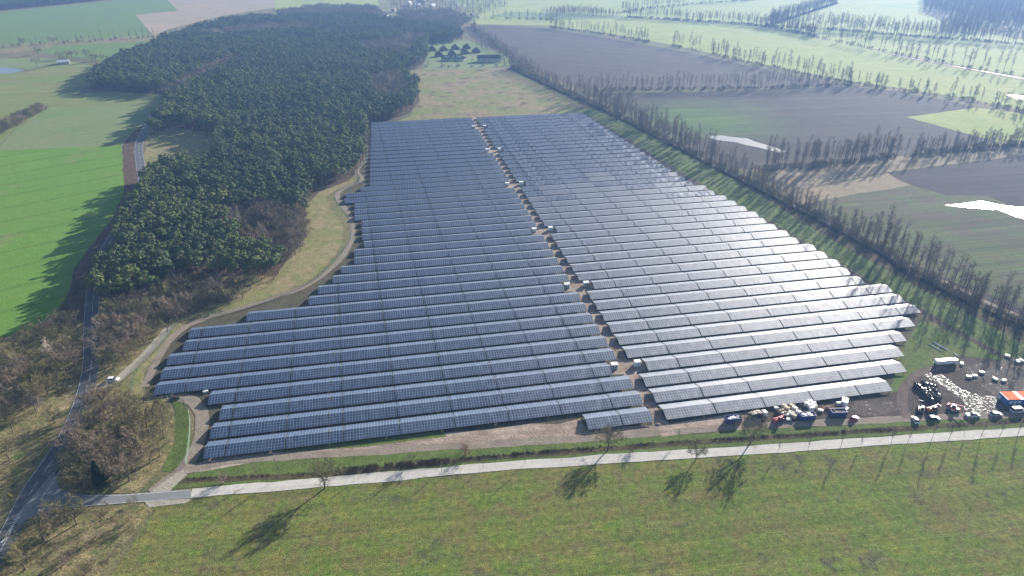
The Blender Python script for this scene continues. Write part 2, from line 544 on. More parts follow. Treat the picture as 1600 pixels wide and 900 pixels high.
def ribbon(name, pts, width, mat, lvl, jit=0.0, step=5.0, world=False):
    P = spline([Vector(p).to_3d() if world else G(*p[:2]) for p in pts], step)
    ws = [p[2] if (not world and len(p) > 2) else width for p in pts]
    mb = MB()
    L, Rr = [], []
    n = len(P)
    for i, p in enumerate(P):
        d = (P[min(n - 1, i + 1)] - P[max(0, i - 1)]); d.z = 0
        d.normalize()
        nn = Vector((-d.y, d.x, 0))
        wd = width
        if not world and len(pts[0]) > 2:
            f = i / (n - 1) * (len(pts) - 1); a = min(len(pts) - 2, int(f)); wd = ws[a] + (ws[a + 1] - ws[a]) * (f - a)
        j1 = noise.noise(p / 7 + Vector((0, 0, lvl))) * jit
        j2 = noise.noise(p / 7 + Vector((0, 9, lvl))) * jit
        L.append(p + nn * (wd / 2 + j1) + Vector((0, 0, lvl * .012)))
        Rr.append(p - nn * (wd / 2 + j2) + Vector((0, 0, lvl * .012)))
    for i in range(n - 1):
        mb.face([L[i], Rr[i], Rr[i + 1], L[i + 1]])
    o = mb.build(name, M[mat])
    return tag(o, kind='structure')


mb = MB(); mb.face([(-6000, -1500, 0), (6000, -1500, 0), (6000, 9000, 0), (-6000, 9000, 0)])
tag(mb.build('ground', M['base']), kind='structure')

# left of the road
sheet('green_crop_field', [(-260, 236), (0, 235), (140, 229), (190, 227), (193, 265), (195, 300), (175, 342), (140, 387), (117, 420), (110, 452), (92, 482), (60, 508), (20, 522), (0, 530), (-260, 560)], 'crop', 2, .4)
sheet('stubble_field', [(-260, 260), (0, 228), (28, 198), (75, 168), (110, 166), (255, 157), (243, 185), (232, 212), (190, 229), (140, 231), (0, 237), (-260, 280)], 'pale', 1, .5)
sheet('striped_field', [(-300, 250), (0, 195), (45, 170), (75, 150), (100, 146), (250, 143), (255, 160), (110, 168), (75, 170), (30, 196), (0, 224), (-300, 280)], 'tanstripe', 1.5, .5)
sheet('stubble_strip', [(-300, 150), (0, 114), (40, 113), (115, 96), (160, 106), (150, 120), (120, 147), (75, 152), (0, 200), (-300, 240)], 'tanstripe', 2.5, .5)
sheet('roadside_strip', [(190, 228), (208, 206), (234, 186), (240, 192), (222, 214), (216, 222), (218, 260), (222, 296), (200, 330), (170, 380), (155, 420), (148, 455), (136, 500), (90, 505), (92, 482), (110, 452), (117, 420), (140, 387), (175, 342), (195, 300), (193, 265)], 'leaf', 3, .8)
sheet('pond_meadow', [(-200, 112), (0, 92), (55, 90), (95, 92), (85, 100), (45, 108), (0, 106), (-200, 125)], 'pale', 3, .5)
sheet('green_strip_field', [(55, 82), (85, 72), (150, 68), (235, 64), (205, 78), (172, 97), (140, 92), (95, 86)], 'cropfar', 3, .5)
sheet('treeline_margin', [(-200, 90), (0, 72), (120, 62), (240, 54), (248, 62), (120, 72), (0, 84), (-200, 105)], 'heath', 2, .7)
sheet('far_crop_field', [(-300, 52), (0, 19), (175, 1), (200, -14), (248, -14), (278, 17), (211, 23), (238, 55), (120, 62), (0, 71), (-300, 100)], 'cropfar', 3, .3)
sheet('bare_field', [(211, 23), (278, 17), (250, -5), (246, -20), (430, -20), (430, 12), (350, 24), (262, 46), (240, 56)], 'tan', 2.5, .5)
sheet('far_meadow', [(430, -22), (620, -22), (600, 8), (560, 14), (430, 16)], 'yellow', 2, .5)
sheet('pond', [(-60, 108), (0, 105), (26, 107), (38, 110), (20, 114), (0, 115), (-60, 119)], 'puddle', 4, .3)

# forest floor and the rough ground by the road
FOREST = [(152, 480), (158, 440), (168, 408), (187, 378), (206, 340), (226, 302), (236, 284), (262, 270), (318, 268), (338, 250), (342, 214), (300, 205), (262, 203), (243, 218), (236, 210), (250, 185), (262, 166), (276, 150), (140, 140),
          (155, 118), (190, 97), (235, 80), (262, 64), (300, 52), (345, 40), (420, 32), (560, 30), (640, 42), (715, 50), (724, 64), (668, 68), (668, 96), (650, 108), (628, 114), (632, 126), (655, 140), (655, 160), (640, 178), (600, 190),
          (571, 197), (574, 235), (568, 262), (545, 282), (500, 300), (478, 320), (478, 345), (470, 380), (455, 397), (432, 436), (395, 447), (330, 438), (285, 447), (200, 478)]
sheet('forest_floor', FOREST, 'floor', 3, 1)
sheet('clearing', [(228, 214), (262, 200), (345, 208), (338, 262), (262, 272), (222, 282)], 'drygrass', 4, 1)
sheet('woodland_floor', [(152, 475), (285, 440), (330, 432), (440, 432), (420, 452), (385, 462), (330, 482), (300, 492), (272, 518), (240, 548), (200, 580), (160, 600), (148, 600), (150, 540)], 'scrub', 4, 1)
sheet('copse_floor', [(150, 612), (185, 603), (262, 622), (274, 640), (276, 690), (250, 735), (214, 770), (100, 772), (82, 752), (92, 720), (120, 660)], 'scrub', 4, 1)
sheet('roadside_scrub', [(-200, 600), (0, 530), (30, 520), (70, 506), (92, 490), (134, 500), (132, 560), (120, 610), (100, 660), (70, 705), (30, 750), (0, 790), (-200, 960)], 'scrub', 3.5, 1)
sheet('corner_scrub', [(-200, 990), (0, 850), (40, 815), (110, 794), (170, 790), (235, 788), (240, 800), (215, 825), (190, 860), (155, 905), (120, 960), (-200, 1200)], 'scrub', 3.5, 1.2)

# meadow between forest and panels, the panel field
sheet('panel_field', [(572, 200), (580, 188), (745, 178), (905, 172), (925, 185), (1010, 235), (1095, 290), (1180, 335), (1260, 380), (1340, 432), (1400, 462), (1450, 495), (1430, 560), (1410, 625), (1040, 672), (1000, 680), (690, 690), (300, 730), (300, 690), (318, 640), (225, 622), (232, 590), (275, 520), (300, 500), (380, 480), (480, 452), (545, 400), (540, 340), (522, 312), (560, 275), (575, 240)], 'under', 3, .8)
sheet('dry_meadow', [(570, 240), (566, 262), (545, 282), (500, 300), (478, 320), (478, 345), (470, 380), (455, 397), (420, 450), (385, 462), (330, 482), (298, 494), (330, 490), (400, 478), (472, 449), (510, 425), (536, 400), (550, 370), (547, 337), (525, 305), (560, 281), (560, 268), (576, 245)], 'drygrass', 5, .8)
sheet('fallow_meadow', [(640, 182), (655, 160), (655, 140), (632, 126), (632, 112), (660, 108), (800, 106), (830, 125), (880, 155), (915, 178), (745, 186), (600, 197)], 'heath', 4, 1)
ribbon('gravel_track', [(574, 225), (575, 245), (557, 267), (565, 281), (527, 302), (546, 337), (550, 370), (535, 400), (510, 425), (472, 449), (400, 475), (325, 496), (294, 508), (262, 535), (240, 575), (226, 605)], 3.4, 'gravel', 7, .5)
ribbon('farm_track', [(146, 606), (165, 601), (186, 592), (206, 574), (226, 556), (246, 533), (268, 508)], 4.0, 'palegravel', 7, .5)
sheet('track_verge', [(186, 606), (205, 580), (240, 548), (275, 508), (292, 500), (284, 512), (250, 545), (228, 580), (222, 612), (262, 618), (255, 628), (200, 622)], 'drygrass', 5, .6)
sheet('green_corner', [(266, 622), (284, 628), (296, 645), (298, 690), (292, 722), (268, 738), (250, 736), (274, 690), (274, 640)], 'verge', 6, .4)
ribbon('site_track', [(236, 616), (275, 618), (303, 626), (316, 645), (313, 680), (300, 712), (282, 737), (262, 752), (238, 770)], 4.6, 'gravel', 8.15, .9)

# strip between the panels and the avenue, dirt yard, verge, road, meadow
sheet('avenue_verge', [(905, 172), (925, 168), (990, 196), (1060, 232), (1140, 276), (1225, 326), (1310, 378), (1400, 425), (1500, 478), (1640, 545), (1640, 600), (1500, 535), (1450, 495), (1380, 452), (1300, 402), (1240, 367), (1180, 335), (1095, 288), (1010, 235), (940, 192)], 'verge', 5, .7)
ribbon('drainage_track', [(916, 181), (1010, 237), (1095, 291), (1180, 337), (1260, 383), (1340, 433), (1420, 474), (1480, 510), (1600, 575), (1700, 630)], 3.6, 'mud', 6.2, 1.2)
sheet('avenue_floor', [(800, 104), (850, 132), (930, 166), (1010, 204), (1110, 256), (1210, 310), (1310, 366), (1413, 424), (1463, 446), (1533, 479), (1700, 552), (1700, 590), (1500, 484), (1400, 431), (1310, 380), (1225, 328), (1140, 278), (1060, 234), (990, 198), (900, 158), (835, 128), (795, 108)], 'reed', 6.6, .8)
sheet('yard_grass', [(1400, 560), (1440, 500), (1500, 530), (1640, 590), (1640, 660), (1400, 665), (1390, 615)], 'verge', 4, .6)
sheet('muddy_yard', [(1412, 640), (1418, 600), (1440, 577), (1480, 565), (1500, 555), (1560, 560), (1700, 600), (1700, 655), (1560, 655), (1440, 658)], 'mud', 6, 1)
sheet('storage_ground', [(1195, 640), (1250, 634), (1330, 622), (1400, 612), (1412, 640), (1405, 660), (1300, 662), (1190, 668)], 'mud', 6, .8)
ribbon('loop_track', [(1418, 655), (1410, 635), (1412, 608), (1428, 588), (1455, 576), (1500, 574)], 3.4, 'dirtdark', 8.45, 1.0)
sheet('dirt_apron', [(300, 735), (330, 715), (420, 708), (560, 690), (720, 672), (905, 655), (915, 668), (1015, 662), (1040, 662), (1200, 642), (1200, 664), (1000, 680), (900, 689), (700, 702), (500, 714), (400, 722), (290, 742)], 'dirt', 5, 1)
sheet('grass_patch', [(430, 706), (470, 697), (560, 688), (690, 674), (698, 681), (600, 692), (520, 700), (450, 707)], 'verge', 6, .9)
ribbon('dirt_track', [(282, 737), (340, 723), (440, 714), (550, 708), (700, 698), (800, 693), (950, 682), (1100, 671), (1300, 660), (1420, 654), (1520, 650), (1700, 644)], 3.6, 'gravel', 8.3, .8)
sheet('track_side_verge', [(268, 758), (286, 742), (400, 722), (500, 715), (700, 702), (900, 690), (1100, 676), (1300, 665), (1420, 658), (1700, 650), (1700, 668), (1400, 680), (1200, 695), (1000, 709), (800, 722), (530, 746), (400, 756), (270, 764)], 'verge', 7, .5)
ribbon('ditch_bank', [(280, 752), (400, 746), (520, 741), (700, 721), (800, 713), (1000, 698), (1200, 684), (1400, 671), (1700, 651)], 2.6, 'reed', 7.6, .7)
sheet('meadow', [(170, 905), (200, 862), (222, 825), (242, 800), (236, 788), (300, 778), (400, 770), (530, 758), (800, 735), (1200, 707), (1400, 694), (1700, 675), (2100, 648), (2400, 1100), (80, 1200), (120, 960)], 'meadow', 3, .8)

# roads with their paint
ROADC = [(10, 842), (48, 768), (86, 712), (112, 668), (134, 610), (142, 562), (142.5, 500), (146, 455), (152, 420), (166, 388), (190, 350), (212, 318), (223, 290), (220, 262), (217, 228), (226, 205), (240, 180)]
ROADC = [(-70, 960)] + ROADC
ribbon('main_road', ROADC, 6.2, 'asphalt', 10)
sheet('road_junction', [(60, 765), (86, 735), (88, 752), (95, 765), (112, 771), (140, 774), (190, 773), (215, 771), (298, 765.5), (299, 777), (275, 779), (175, 787.5), (112, 793), (60, 803), (30, 820), (20, 812)], 'asphalt2', 10.6, 0, 4)
ribbon('concrete_road', [(298, 771.2), (400, 762), (530, 752), (660, 740), (800, 727.5), (1000, 714.5), (1200, 701.5), (1400, 687.5), (1600, 675), (1800, 662), (2000, 650)], 4.3, 'concrete', 10.4, .6)
sheet('field_gateway', [(232, 772), (262, 750), (285, 735), (292, 742), (270, 762), (266, 768)], 'palegravel', 9.8, .4)
sheet('gravel_shoulder', [(225, 784), (300, 778), (290, 784), (250, 792), (232, 794)], 'palegravel', 9, .5)


def offset_line(name, pts, off, wd, lvl, dash=None):
    P = spline([G(*p) for p in pts], 2.0)
    mbb = MB()
    n = len(P)
    Q = []
    for i, p in enumerate(P):
        d = P[min(n - 1, i + 1)] - P[max(0, i - 1)]
        d.normalize()
        nn = Vector((-d.y, d.x, 0))
        Q.append((p + nn * off + Vector((0, 0, lvl * .012)), nn))
    for i in range(n - 1):
        if dash and (i % (dash[0] + dash[1])) >= dash[0]: continue
        (a, na), (b, nb) = Q[i], Q[i + 1]
        mbb.face([a + na * wd / 2, a - na * wd / 2, b - nb * wd / 2, b + nb * wd / 2])
    tag(mbb.build(name, M['line']), kind='structure')


offset_line('road_edge_line', ROADC, 2.85, .14, 11.4)
offset_line('road_edge_line', ROADC[7:], -2.85, .14, 11.4)
offset_line('road_centre_line', ROADC, -.3, .14, 11.4, (3, 2))
offset_line('road_lane_line', [(60, 782), (92, 735), (116, 690), (136, 640)], -.6, .2, 11.5, (6, 1))
offset_line('side_road_edge_line', [(112, 792), (175, 787), (275, 779), (298, 777)], -.2, .16, 11.8)
offset_line('side_road_edge_line', [(132, 775), (190, 774), (230, 771.5), (298, 766)], 0, .16, 11.8)
mbh = MB()
for i in range(9):
    t = i / 8
    a = G(2 + 24 * t, 848 - 40 * t); b = G(14 + 16 * t, 838 - 32 * t)
    d = Vector((.9, .45, 0)) * .28
    mbh.face([a + Vector((0, 0, .14)) - d, b + Vector((0, 0, .14)) - d, b + Vector((0, 0, .14)) + d, a + Vector((0, 0, .14)) + d])
tag(mbh.build('road_hatch_marking', M['line']), kind='structure')

# right-hand fields
sheet('far_ploughed_field', [(720, 42), (762, 39), (850, 44), (950, 60), (1050, 77), (1150, 98), (1250, 120), (1330, 134), (1200, 138), (1000, 141), (932, 143), (905, 138), (858, 118), (810, 96), (770, 76), (735, 58)], 'plough', 2, .6)
sheet('dark_field', [(935, 146), (1100, 143), (1330, 135), (1400, 143), (1480, 157), (1522, 168), (1416, 183), (1500, 206), (1560, 222), (1390, 246), (1200, 266), (1130, 262), (1060, 228), (1000, 192), (950, 165)], 'ploughgreened', 3, .7)
sheet('pale_triangle_field', [(1416, 183), (1525, 168), (1600, 178), (1750, 200), (1750, 230), (1600, 226), (1560, 222), (1500, 206)], 'yellow', 4, .5)
sheet('hedge_foot_strip', [(1200, 268), (1390, 247), (1560, 224), (1750, 200), (1750, 225), (1600, 242), (1480, 258), (1380, 270), (1280, 290), (1225, 300)], 'tanfield', 5, 1)
sheet('dark_ploughed_field', [(1380, 270), (1480, 258), (1600, 243), (1750, 226), (1750, 350), (1600, 345), (1585, 325), (1540, 305), (1480, 306), (1425, 290), (1402, 280)], 'ploughdark', 6, .8)
sheet('fallow_patch', [(1225, 300), (1275, 292), (1330, 282), (1385, 270), (1405, 280), (1425, 290), (1345, 302), (1290, 312), (1255, 320), (1232, 312)], 'tanfield', 6.4, 1)
sheet('drilled_field', [(1255, 320), (1300, 306), (1425, 290), (1480, 305), (1540, 304), (1600, 340), (1750, 345), (1750, 560), (1600, 500), (1500, 455), (1400, 412), (1320, 368), (1270, 338)], 'ploughmid', 5.2, .8)
sheet('brown_field_edge', [(1225, 312), (1258, 320), (1320, 352), (1400, 398), (1470, 432), (1600, 485), (1750, 545), (1750, 560), (1600, 505), (1500, 462), (1400, 418), (1300, 360)], 'ploughdark', 6, 1.2)
sheet('pale_grassland', [(862, 33), (905, 28), (980, 28), (1050, 33), (1180, 41), (1260, 56), (1330, 70), (1400, 88), (1500, 107), (1600, 126), (1800, 160), (1800, 205), (1600, 172), (1500, 152), (1400, 137), (1330, 127), (1250, 112), (1150, 92), (1050, 70), (950, 52), (860, 40)], 'yellow', 3, .5)
sheet('far_grassland', [(700, -24), (1300, -24), (1450, -24), (1445, 8), (1440, 18), (1475, 36), (1540, 52), (1600, 62), (1800, 90), (1800, 158), (1600, 121), (1400, 84), (1270, 57), (1180, 40), (1060, 31), (970, 27), (860, 32), (860, 40), (760, 38), (720, 36), (700, 20)], 'yellow', 2, .5)
sheet('far_green_strip', [(760, 26), (862, 32), (1000, 28), (960, 24), (800, 18)], 'pale', 3.5, .5)
sheet('village_ground', [(668, 70), (724, 60), (770, 78), (812, 98), (800, 106), (660, 110), (664, 95)], 'pale', 4.5, .5)
sheet('village_ground', [(590, 0), (700, -5), (740, 30), (715, 48), (640, 40), (600, 30)], 'heath', 3.5, .5)
ribbon('canal', [(1265, 57), (1330, 70), (1400, 86), (1500, 105), (1600, 123), (1700, 143)], 1.5, 'puddle', 5, .8)
ribbon('field_lane', [(660, 108), (740, 106), (800, 105), (835, 122)], 4, 'gravel', 6, .4)
ribbon('avenue_lane', [(835, 120), (900, 153), (975, 188), (1060, 230), (1150, 276), (1260, 332), (1350, 381), (1413, 412), (1463, 434), (1533, 468), (1700, 540)], 3, 'gravel', 7, .4)
# standing water
sheet('field_puddle', [(1105, 213), (1128, 211), (1165, 217), (1200, 226), (1226, 236), (1215, 240), (1185, 231), (1150, 222), (1118, 218)], 'puddle', 7, 2.6, 4)
sheet('field_puddle', [(1480, 322), (1500, 316), (1535, 314), (1565, 320), (1600, 325), (1650, 335), (1700, 350), (1700, 362), (1620, 348), (1585, 338), (1560, 328), (1520, 325)], 'puddle', 8, 2.4, 3)
sheet('field_puddle', [(1200, 250), (1225, 246), (1262, 250), (1250, 256), (1215, 256)], 'puddle', 7, 2, 3) if 0 else None
sheet('field_puddle', [(1572, 148), (1600, 150), (1660, 158), (1640, 161), (1590, 154)], 'puddle', 7, .4)
0 and sheet('canal_puddle', [(1222, 93), (1238, 94), (1262, 106), (1250, 108), (1232, 100)], 'puddle', 5, .4)
sheet('flooded_ruts', [(1440, 584), (1452, 578), (1466, 580), (1484, 590), (1496, 602), (1514, 611), (1535, 617), (1552, 619), (1562, 633), (1556, 645), (1538, 646), (1516, 638), (1504, 624), (1486, 613), (1472, 600), (1456, 592)], 'wetmud', 7.4, 1.6, 3)
sheet('flooded_ruts', [(1510, 575), (1540, 562), (1580, 560), (1700, 590), (1700, 640), (1600, 622), (1562, 628), (1548, 612), (1530, 600), (1516, 590)], 'wetmud2', 7.2, 1.6, 3)
sheet('flooded_ruts', [(1330, 634), (1360, 628), (1395, 628), (1405, 640), (1380, 648), (1340, 648)], 'wetmud2', 7.3, 1.2, 3)

# ------------------------------------------------------------------ solar rows
UD = Vector((math.cos(R(ROWA)), math.sin(R(ROWA)), 0))       # along a row
ND = Vector((-UD.y, UD.x, 0))                                 # across, away from the camera
A0 = G(1042, 656, .9)
AV = (G(822, 307.5, .9) - A0) / 23.0                          # one row further up the aisle
HW, LOW, RISE, SEG = 4.34, 1.0, 1.33, 19.6
LEFT = {0: 920, 1: 318, 2: 328, 3: 342.5, 4: 325, 5: 240.5, 6: 250, 7: 260, 8: 286, 9: 294, 10: 385, 11: 482, 12: 497, 13: 520, 14: 533, 15: 554, 16: 554, 17: 569, 18: 566, 19: 566,
        20: 565.5, 21: 554, 22: 554, 23: 554, 24: 538, 25: 541, 26: 564, 27: 578}
RIGHT = {0: 1395, 1: 1417, 2: 1413, 3: 1417, 4: 1430, 5: 1439, 6: 1414, 7: 1395, 8: 1352, 9: 1330, 10: 1314, 11: 1294, 12: 1276, 13: 1249, 14: 1234, 15: 1215, 16: 1198, 17: 1186,
         18: 1168, 19: 1152, 20: 1137, 21: 1118, 22: 1106, 23: 1083, 43: 912}
NROW = 44


def x_at(tbl, n):
    if n in tbl: return tbl[n]
    ks = sorted(tbl)
    if n > ks[-1]: return tbl[ks[-1]] + (n - ks[-1]) * .15
    a = max(k for k in ks if k < n); b = min(k for k in ks if k > n)
    ya, yb, yn = [776 / (1 + q * .03531) for q in (a, b, n)]
    return tbl[a] + (tbl[b] - tbl[a]) * (ya - yn) / (ya - yb)


def s_for(A, px):
    """distance s along the row from A at which the sight column px is met"""
    a = (px - 800) / F
    # x = a * depth ; depth = y*cp + (H-z)*sp
    # (A.x + s*ux) = a*((A.y+s*uy)*cp + (H-.9)*sp)
    return (a * (A.y * CPI + (H - .9) * SPI) - A.x) / (UD.x - a * UD.y * CPI)


CAB = [3, 10, 17, 25, 33, 40]
HEAD = Matrix(((UD.x, ND.x, 0, 0), (UD.y, ND.y, 0, 0), (0, 0, 1, 0), (0, 0, 0, 1)))


FRAME = []
NOW = [0]


def solar_row(A, s0, s1, label, group, jn, glassm='panel'):
    """A = foot of the near eave at s=0; the row runs from s0 to s1"""
    base = A + UD * s0; base.z = 0
    root = empty('solar_panel_row', base, R(ROWA))
    tag(root, label, 'solar panels', group)
    L = s1 - s0
    lat = math.floor(s0 / SEG) * SEG
    cuts = [0.0]
    x = lat + SEG + jn
    while x < s1 - 4:
        if x - s0 > 4: cuts.append(x - s0)
        x += SEG
    cuts.append(L)
    rr = random.Random(int(A.y * 10))
    for a, b in zip(cuts[:-1], cuts[1:]):
        m = MB()
        a1, b1 = a + (.24 if a > 0 else 0), b - (.24 if b < L else 0)
        dz = rr.uniform(-.03, .03); dr = rr.uniform(-.03, .03)
        th = .05
        sl = math.hypot(HW, RISE)
        prof = [(0.0, LOW + dz, 0), (HW - .05, LOW + RISE + dz + dr, sl), (HW + .05, LOW + RISE + dz + dr, sl), (2 * HW, LOW + dz, 0)]
        off = round((s0 + a) / 1.06) * 1.06
        for (y0, z0, v0), (y1, z1, v1), flip in ((prof[0], prof[1], 0), (prof[2], prof[3], 0)):
            u0, u1 = off, off + (b1 - a1)
            m.face([(a1, y0, z0), (b1, y0, z0), (b1, y1, z1), (a1, y1, z1)], [(u0, v0), (u1, v0), (u1, v1), (u0, v1)], 0)
            m.face([(a1, y1, z1 - th), (b1, y1, z1 - th), (b1, y0, z0 - th), (a1, y0, z0 - th)], None, 1)
            m.face([(a1, y0, z0 - th), (b1, y0, z0 - th), (b1, y0, z0), (a1, y0, z0)], None, 2)
            m.face([(b1, y1, z1 - th), (a1, y1, z1 - th), (a1, y1, z1), (b1, y1, z1)], None, 2)
            m.face([(a1, y0, z0), (a1, y1, z1), (a1, y1, z1 - th), (a1, y0, z0 - th)], None, 2)
            m.face([(b1, y1, z1), (b1, y0, z0), (b1, y0, z0 - th), (b1, y1, z1 - th)], None, 2)
        gm = glassm if glassm == 'panelskytint' else ('panellowglare' if NOW[0] + rr.uniform(-3.5, 3.5) > 23.5 else 'panel')
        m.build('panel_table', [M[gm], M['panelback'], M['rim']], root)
    if not FRAME:
        fr = MB()
        for y, h in ((.5, LOW + .05), (HW, LOW + RISE - .12), (2 * HW - .5, LOW + .05)):
            fr.box((0, y, h / 2), (.12, .12, h))
        for ya, za, yb, zb in ((.1, LOW - .1, HW, LOW + RISE - .12), (HW, LOW + RISE - .12, 2 * HW - .1, LOW - .1)):
            fr.tube((0, ya, za), (0, yb, zb), .05, .05, 4)
        FRAME.append(fr.mesh('support_frame', M['steel']))
    for x in [c + (.7 if i == 0 else -.7 if i == len(cuts) - 1 else 0) for i, c in enumerate(cuts)]:
        f = bpy.data.objects.new('support_frame', FRAME[0]); C.objects.link(f); f.parent = root; f.location = (x, 0, 0)
    return root


def desc(L, kind):
    return ('short ' if L < 45 else 'long ' if L > 130 else '') + kind


for n in range(NROW):
    NOW[0] = n
    A = A0 + AV * n
    jn = -n * .35
    gap = 5.0 if n in CAB else 0.0
    # right block
    s1 = s_for(A, x_at(RIGHT, n))
    lab = '%s gabled solar row, %s from the front, right of the aisle' % ('pale' if n < 24 else 'bluish', ordinal(n + 1))
    solar_row(A, gap, s1, lab, 'gabled solar panel rows right of the dirt aisle', jn, 'panellowglare' if n > 23 else 'panel')
    # left block
    s0 = s_for(A, x_at(LEFT, n))
    if n == 0:
        lab = 'short single-table solar panel row standing in front of the block left of the aisle'
    else:
        lab = 'dark blue gabled solar row, %s from the front, left of the aisle' % ordinal(n + 1)
    solar_row(A, s0, -5.0 - gap, lab, 'gabled solar panel rows left of the dirt aisle', jn + 3, 'panelskytint')

# the aisle and its cabins
pA = A0 + AV * -.75 - UD * 2.5
pB = A0 + AV * (NROW + .2) - UD * 2.5
ribbon('aisle_track', [tuple(pA.xy), tuple((pA + (pB - pA) * .33).xy), tuple((pA + (pB - pA) * .66).xy), tuple(pB.xy)], 5.6, 'dirt', 8.75, .9, 4, True)
M['cabin'] = plain('cabin_render', (.72, .74, .74), .55, var=.05)
M['cabinroof'] = plain('cabin_roof', (.62, .63, .62), .6, var=.06)
M['dark'] = plain('dark_trim', (.03, .032, .035), .5)
M['greydoor'] = plain('grey_doors', (.30, .32, .33), .5)
M['soil'] = ground('spoil_heap', [(.24, .18, .14), (.17, .125, .095), (.28, .22, .18)], 6, 1.5, .5, fineamt=.3, bump=.3)


def make_cabin():
    r = empty('transformer_cabin', (0, 0, 0)); r.scale = (.8, .8, .85)
    tag(r, 'white transformer cabin', 'transformer cabin', 'white transformer cabins in the aisle')
    b = MB(); b.box((0, 0, 1.35), (3.2, 2.6, 2.5), bev=.04); b.build('cabin_body', M['cabin'], r)
    b = MB(); b.box((0, 0, 2.68), (3.5, 2.9, .16), bev=.04); b.build('roof', M['cabinroof'], r)
    b = MB(); b.box((0, 0, .06), (3.5, 2.9, .2)); b.build('plinth', M['greydoor'], r)
    for x in (-.72, .72):
        b = MB(); b.box((x, -1.32, 1.2), (1.1, .06, 2.0)); d = b.build('door', M['greydoor'], r)
        b = MB()
        for i in range(5): b.box((x, -1.37, 1.5 + i * .12), (.8, .05, .05))
        b.build('vent', M['dark'], d)
    return r


def heap(name, c, r, h, seed, label, group):
    rr = random.Random(seed)
    m = MB()
    n, rings = 14, 4
    pts = []
    for k in range(rings + 1):
        t = k / rings
        for i in range(n):
            a = 6.283 * i / n
            q = r * (1 - t) * rr.uniform(.75, 1.2)
            pts.append((math.cos(a) * q * 1.3, math.sin(a) * q, h * math.sin(t * 1.57) * rr.uniform(.8, 1.1) if k else -.05))
    m.v = pts
    for k in range(rings):
        for i in range(n):
            j = (i + 1) % n
            m.f.append((k * n + i, k * n + j, (k + 1) * n + j, (k + 1) * n + i)); m.uv.append(None); m.mi.append(0)
    o = m.build(name, M['soil'])
    o.location = c
    return tag(o, label, 'soil heap', group)


cab0 = make_cabin()
first = True
CABW = {3: 'nearest pair', 10: 'second pair', 17: 'third pair', 25: 'fourth pair', 33: 'fifth pair', 40: 'farthest pair'}
for n in CAB:
    for side in (-1, 1):
        c = A0 + AV * (n + .55) + UD * ((2.3 if side > 0 else -7.6)); c.z = 0
        lab = 'white transformer cabin, %s one of the %s along the aisle' % ('right' if side > 0 else 'left', CABW[n])
        if first:
            cab0.location = c; cab0.rotation_euler = (0, 0, R(ROWA)); cab0['label'] = lab; first = False
        else:
            copy_tree(cab0, c, R(ROWA) + (math.pi if n % 2 else 0), None, lab)
        q = c + UD * side * 2.6 + ND * 1.2
        heap('soil_heap', q, 1.5, 1.2, n * 2 + side, 'brown soil heap behind the %s cabin of the %s in the aisle' % ('right' if side > 0 else 'left', CABW[n]), 'soil heaps by the transformer cabins')
    cc = A0 + AV * (n + .5) - UD * 2.6
    e = [(cc.x + UD.x * a + ND.x * b, cc.y + UD.y * a + ND.y * b) for a, b in ((-8, -3.5), (0, -5), (8, -3.5), (8.5, 3), (2, 5), (-8, 3.5))]
    sheet('cabin_dirt_pad', e, 'dirt', 8.6, .5, 2, True)

rh = random.Random(21)
for n in range(NROW):
    if n in CAB: continue
    c = A0 + AV * (n + rh.uniform(-.15, .2)) + UD * rh.uniform(-4.6, -3.4); c.z = 0
    heap('soil_heap', c, rh.uniform(.7, 1.3), rh.uniform(.4, .8), 300 + n, 'low pale soil heap at the aisle edge beside the %s solar row from the front' % ordinal(n + 1), 'low soil heaps along the aisle')

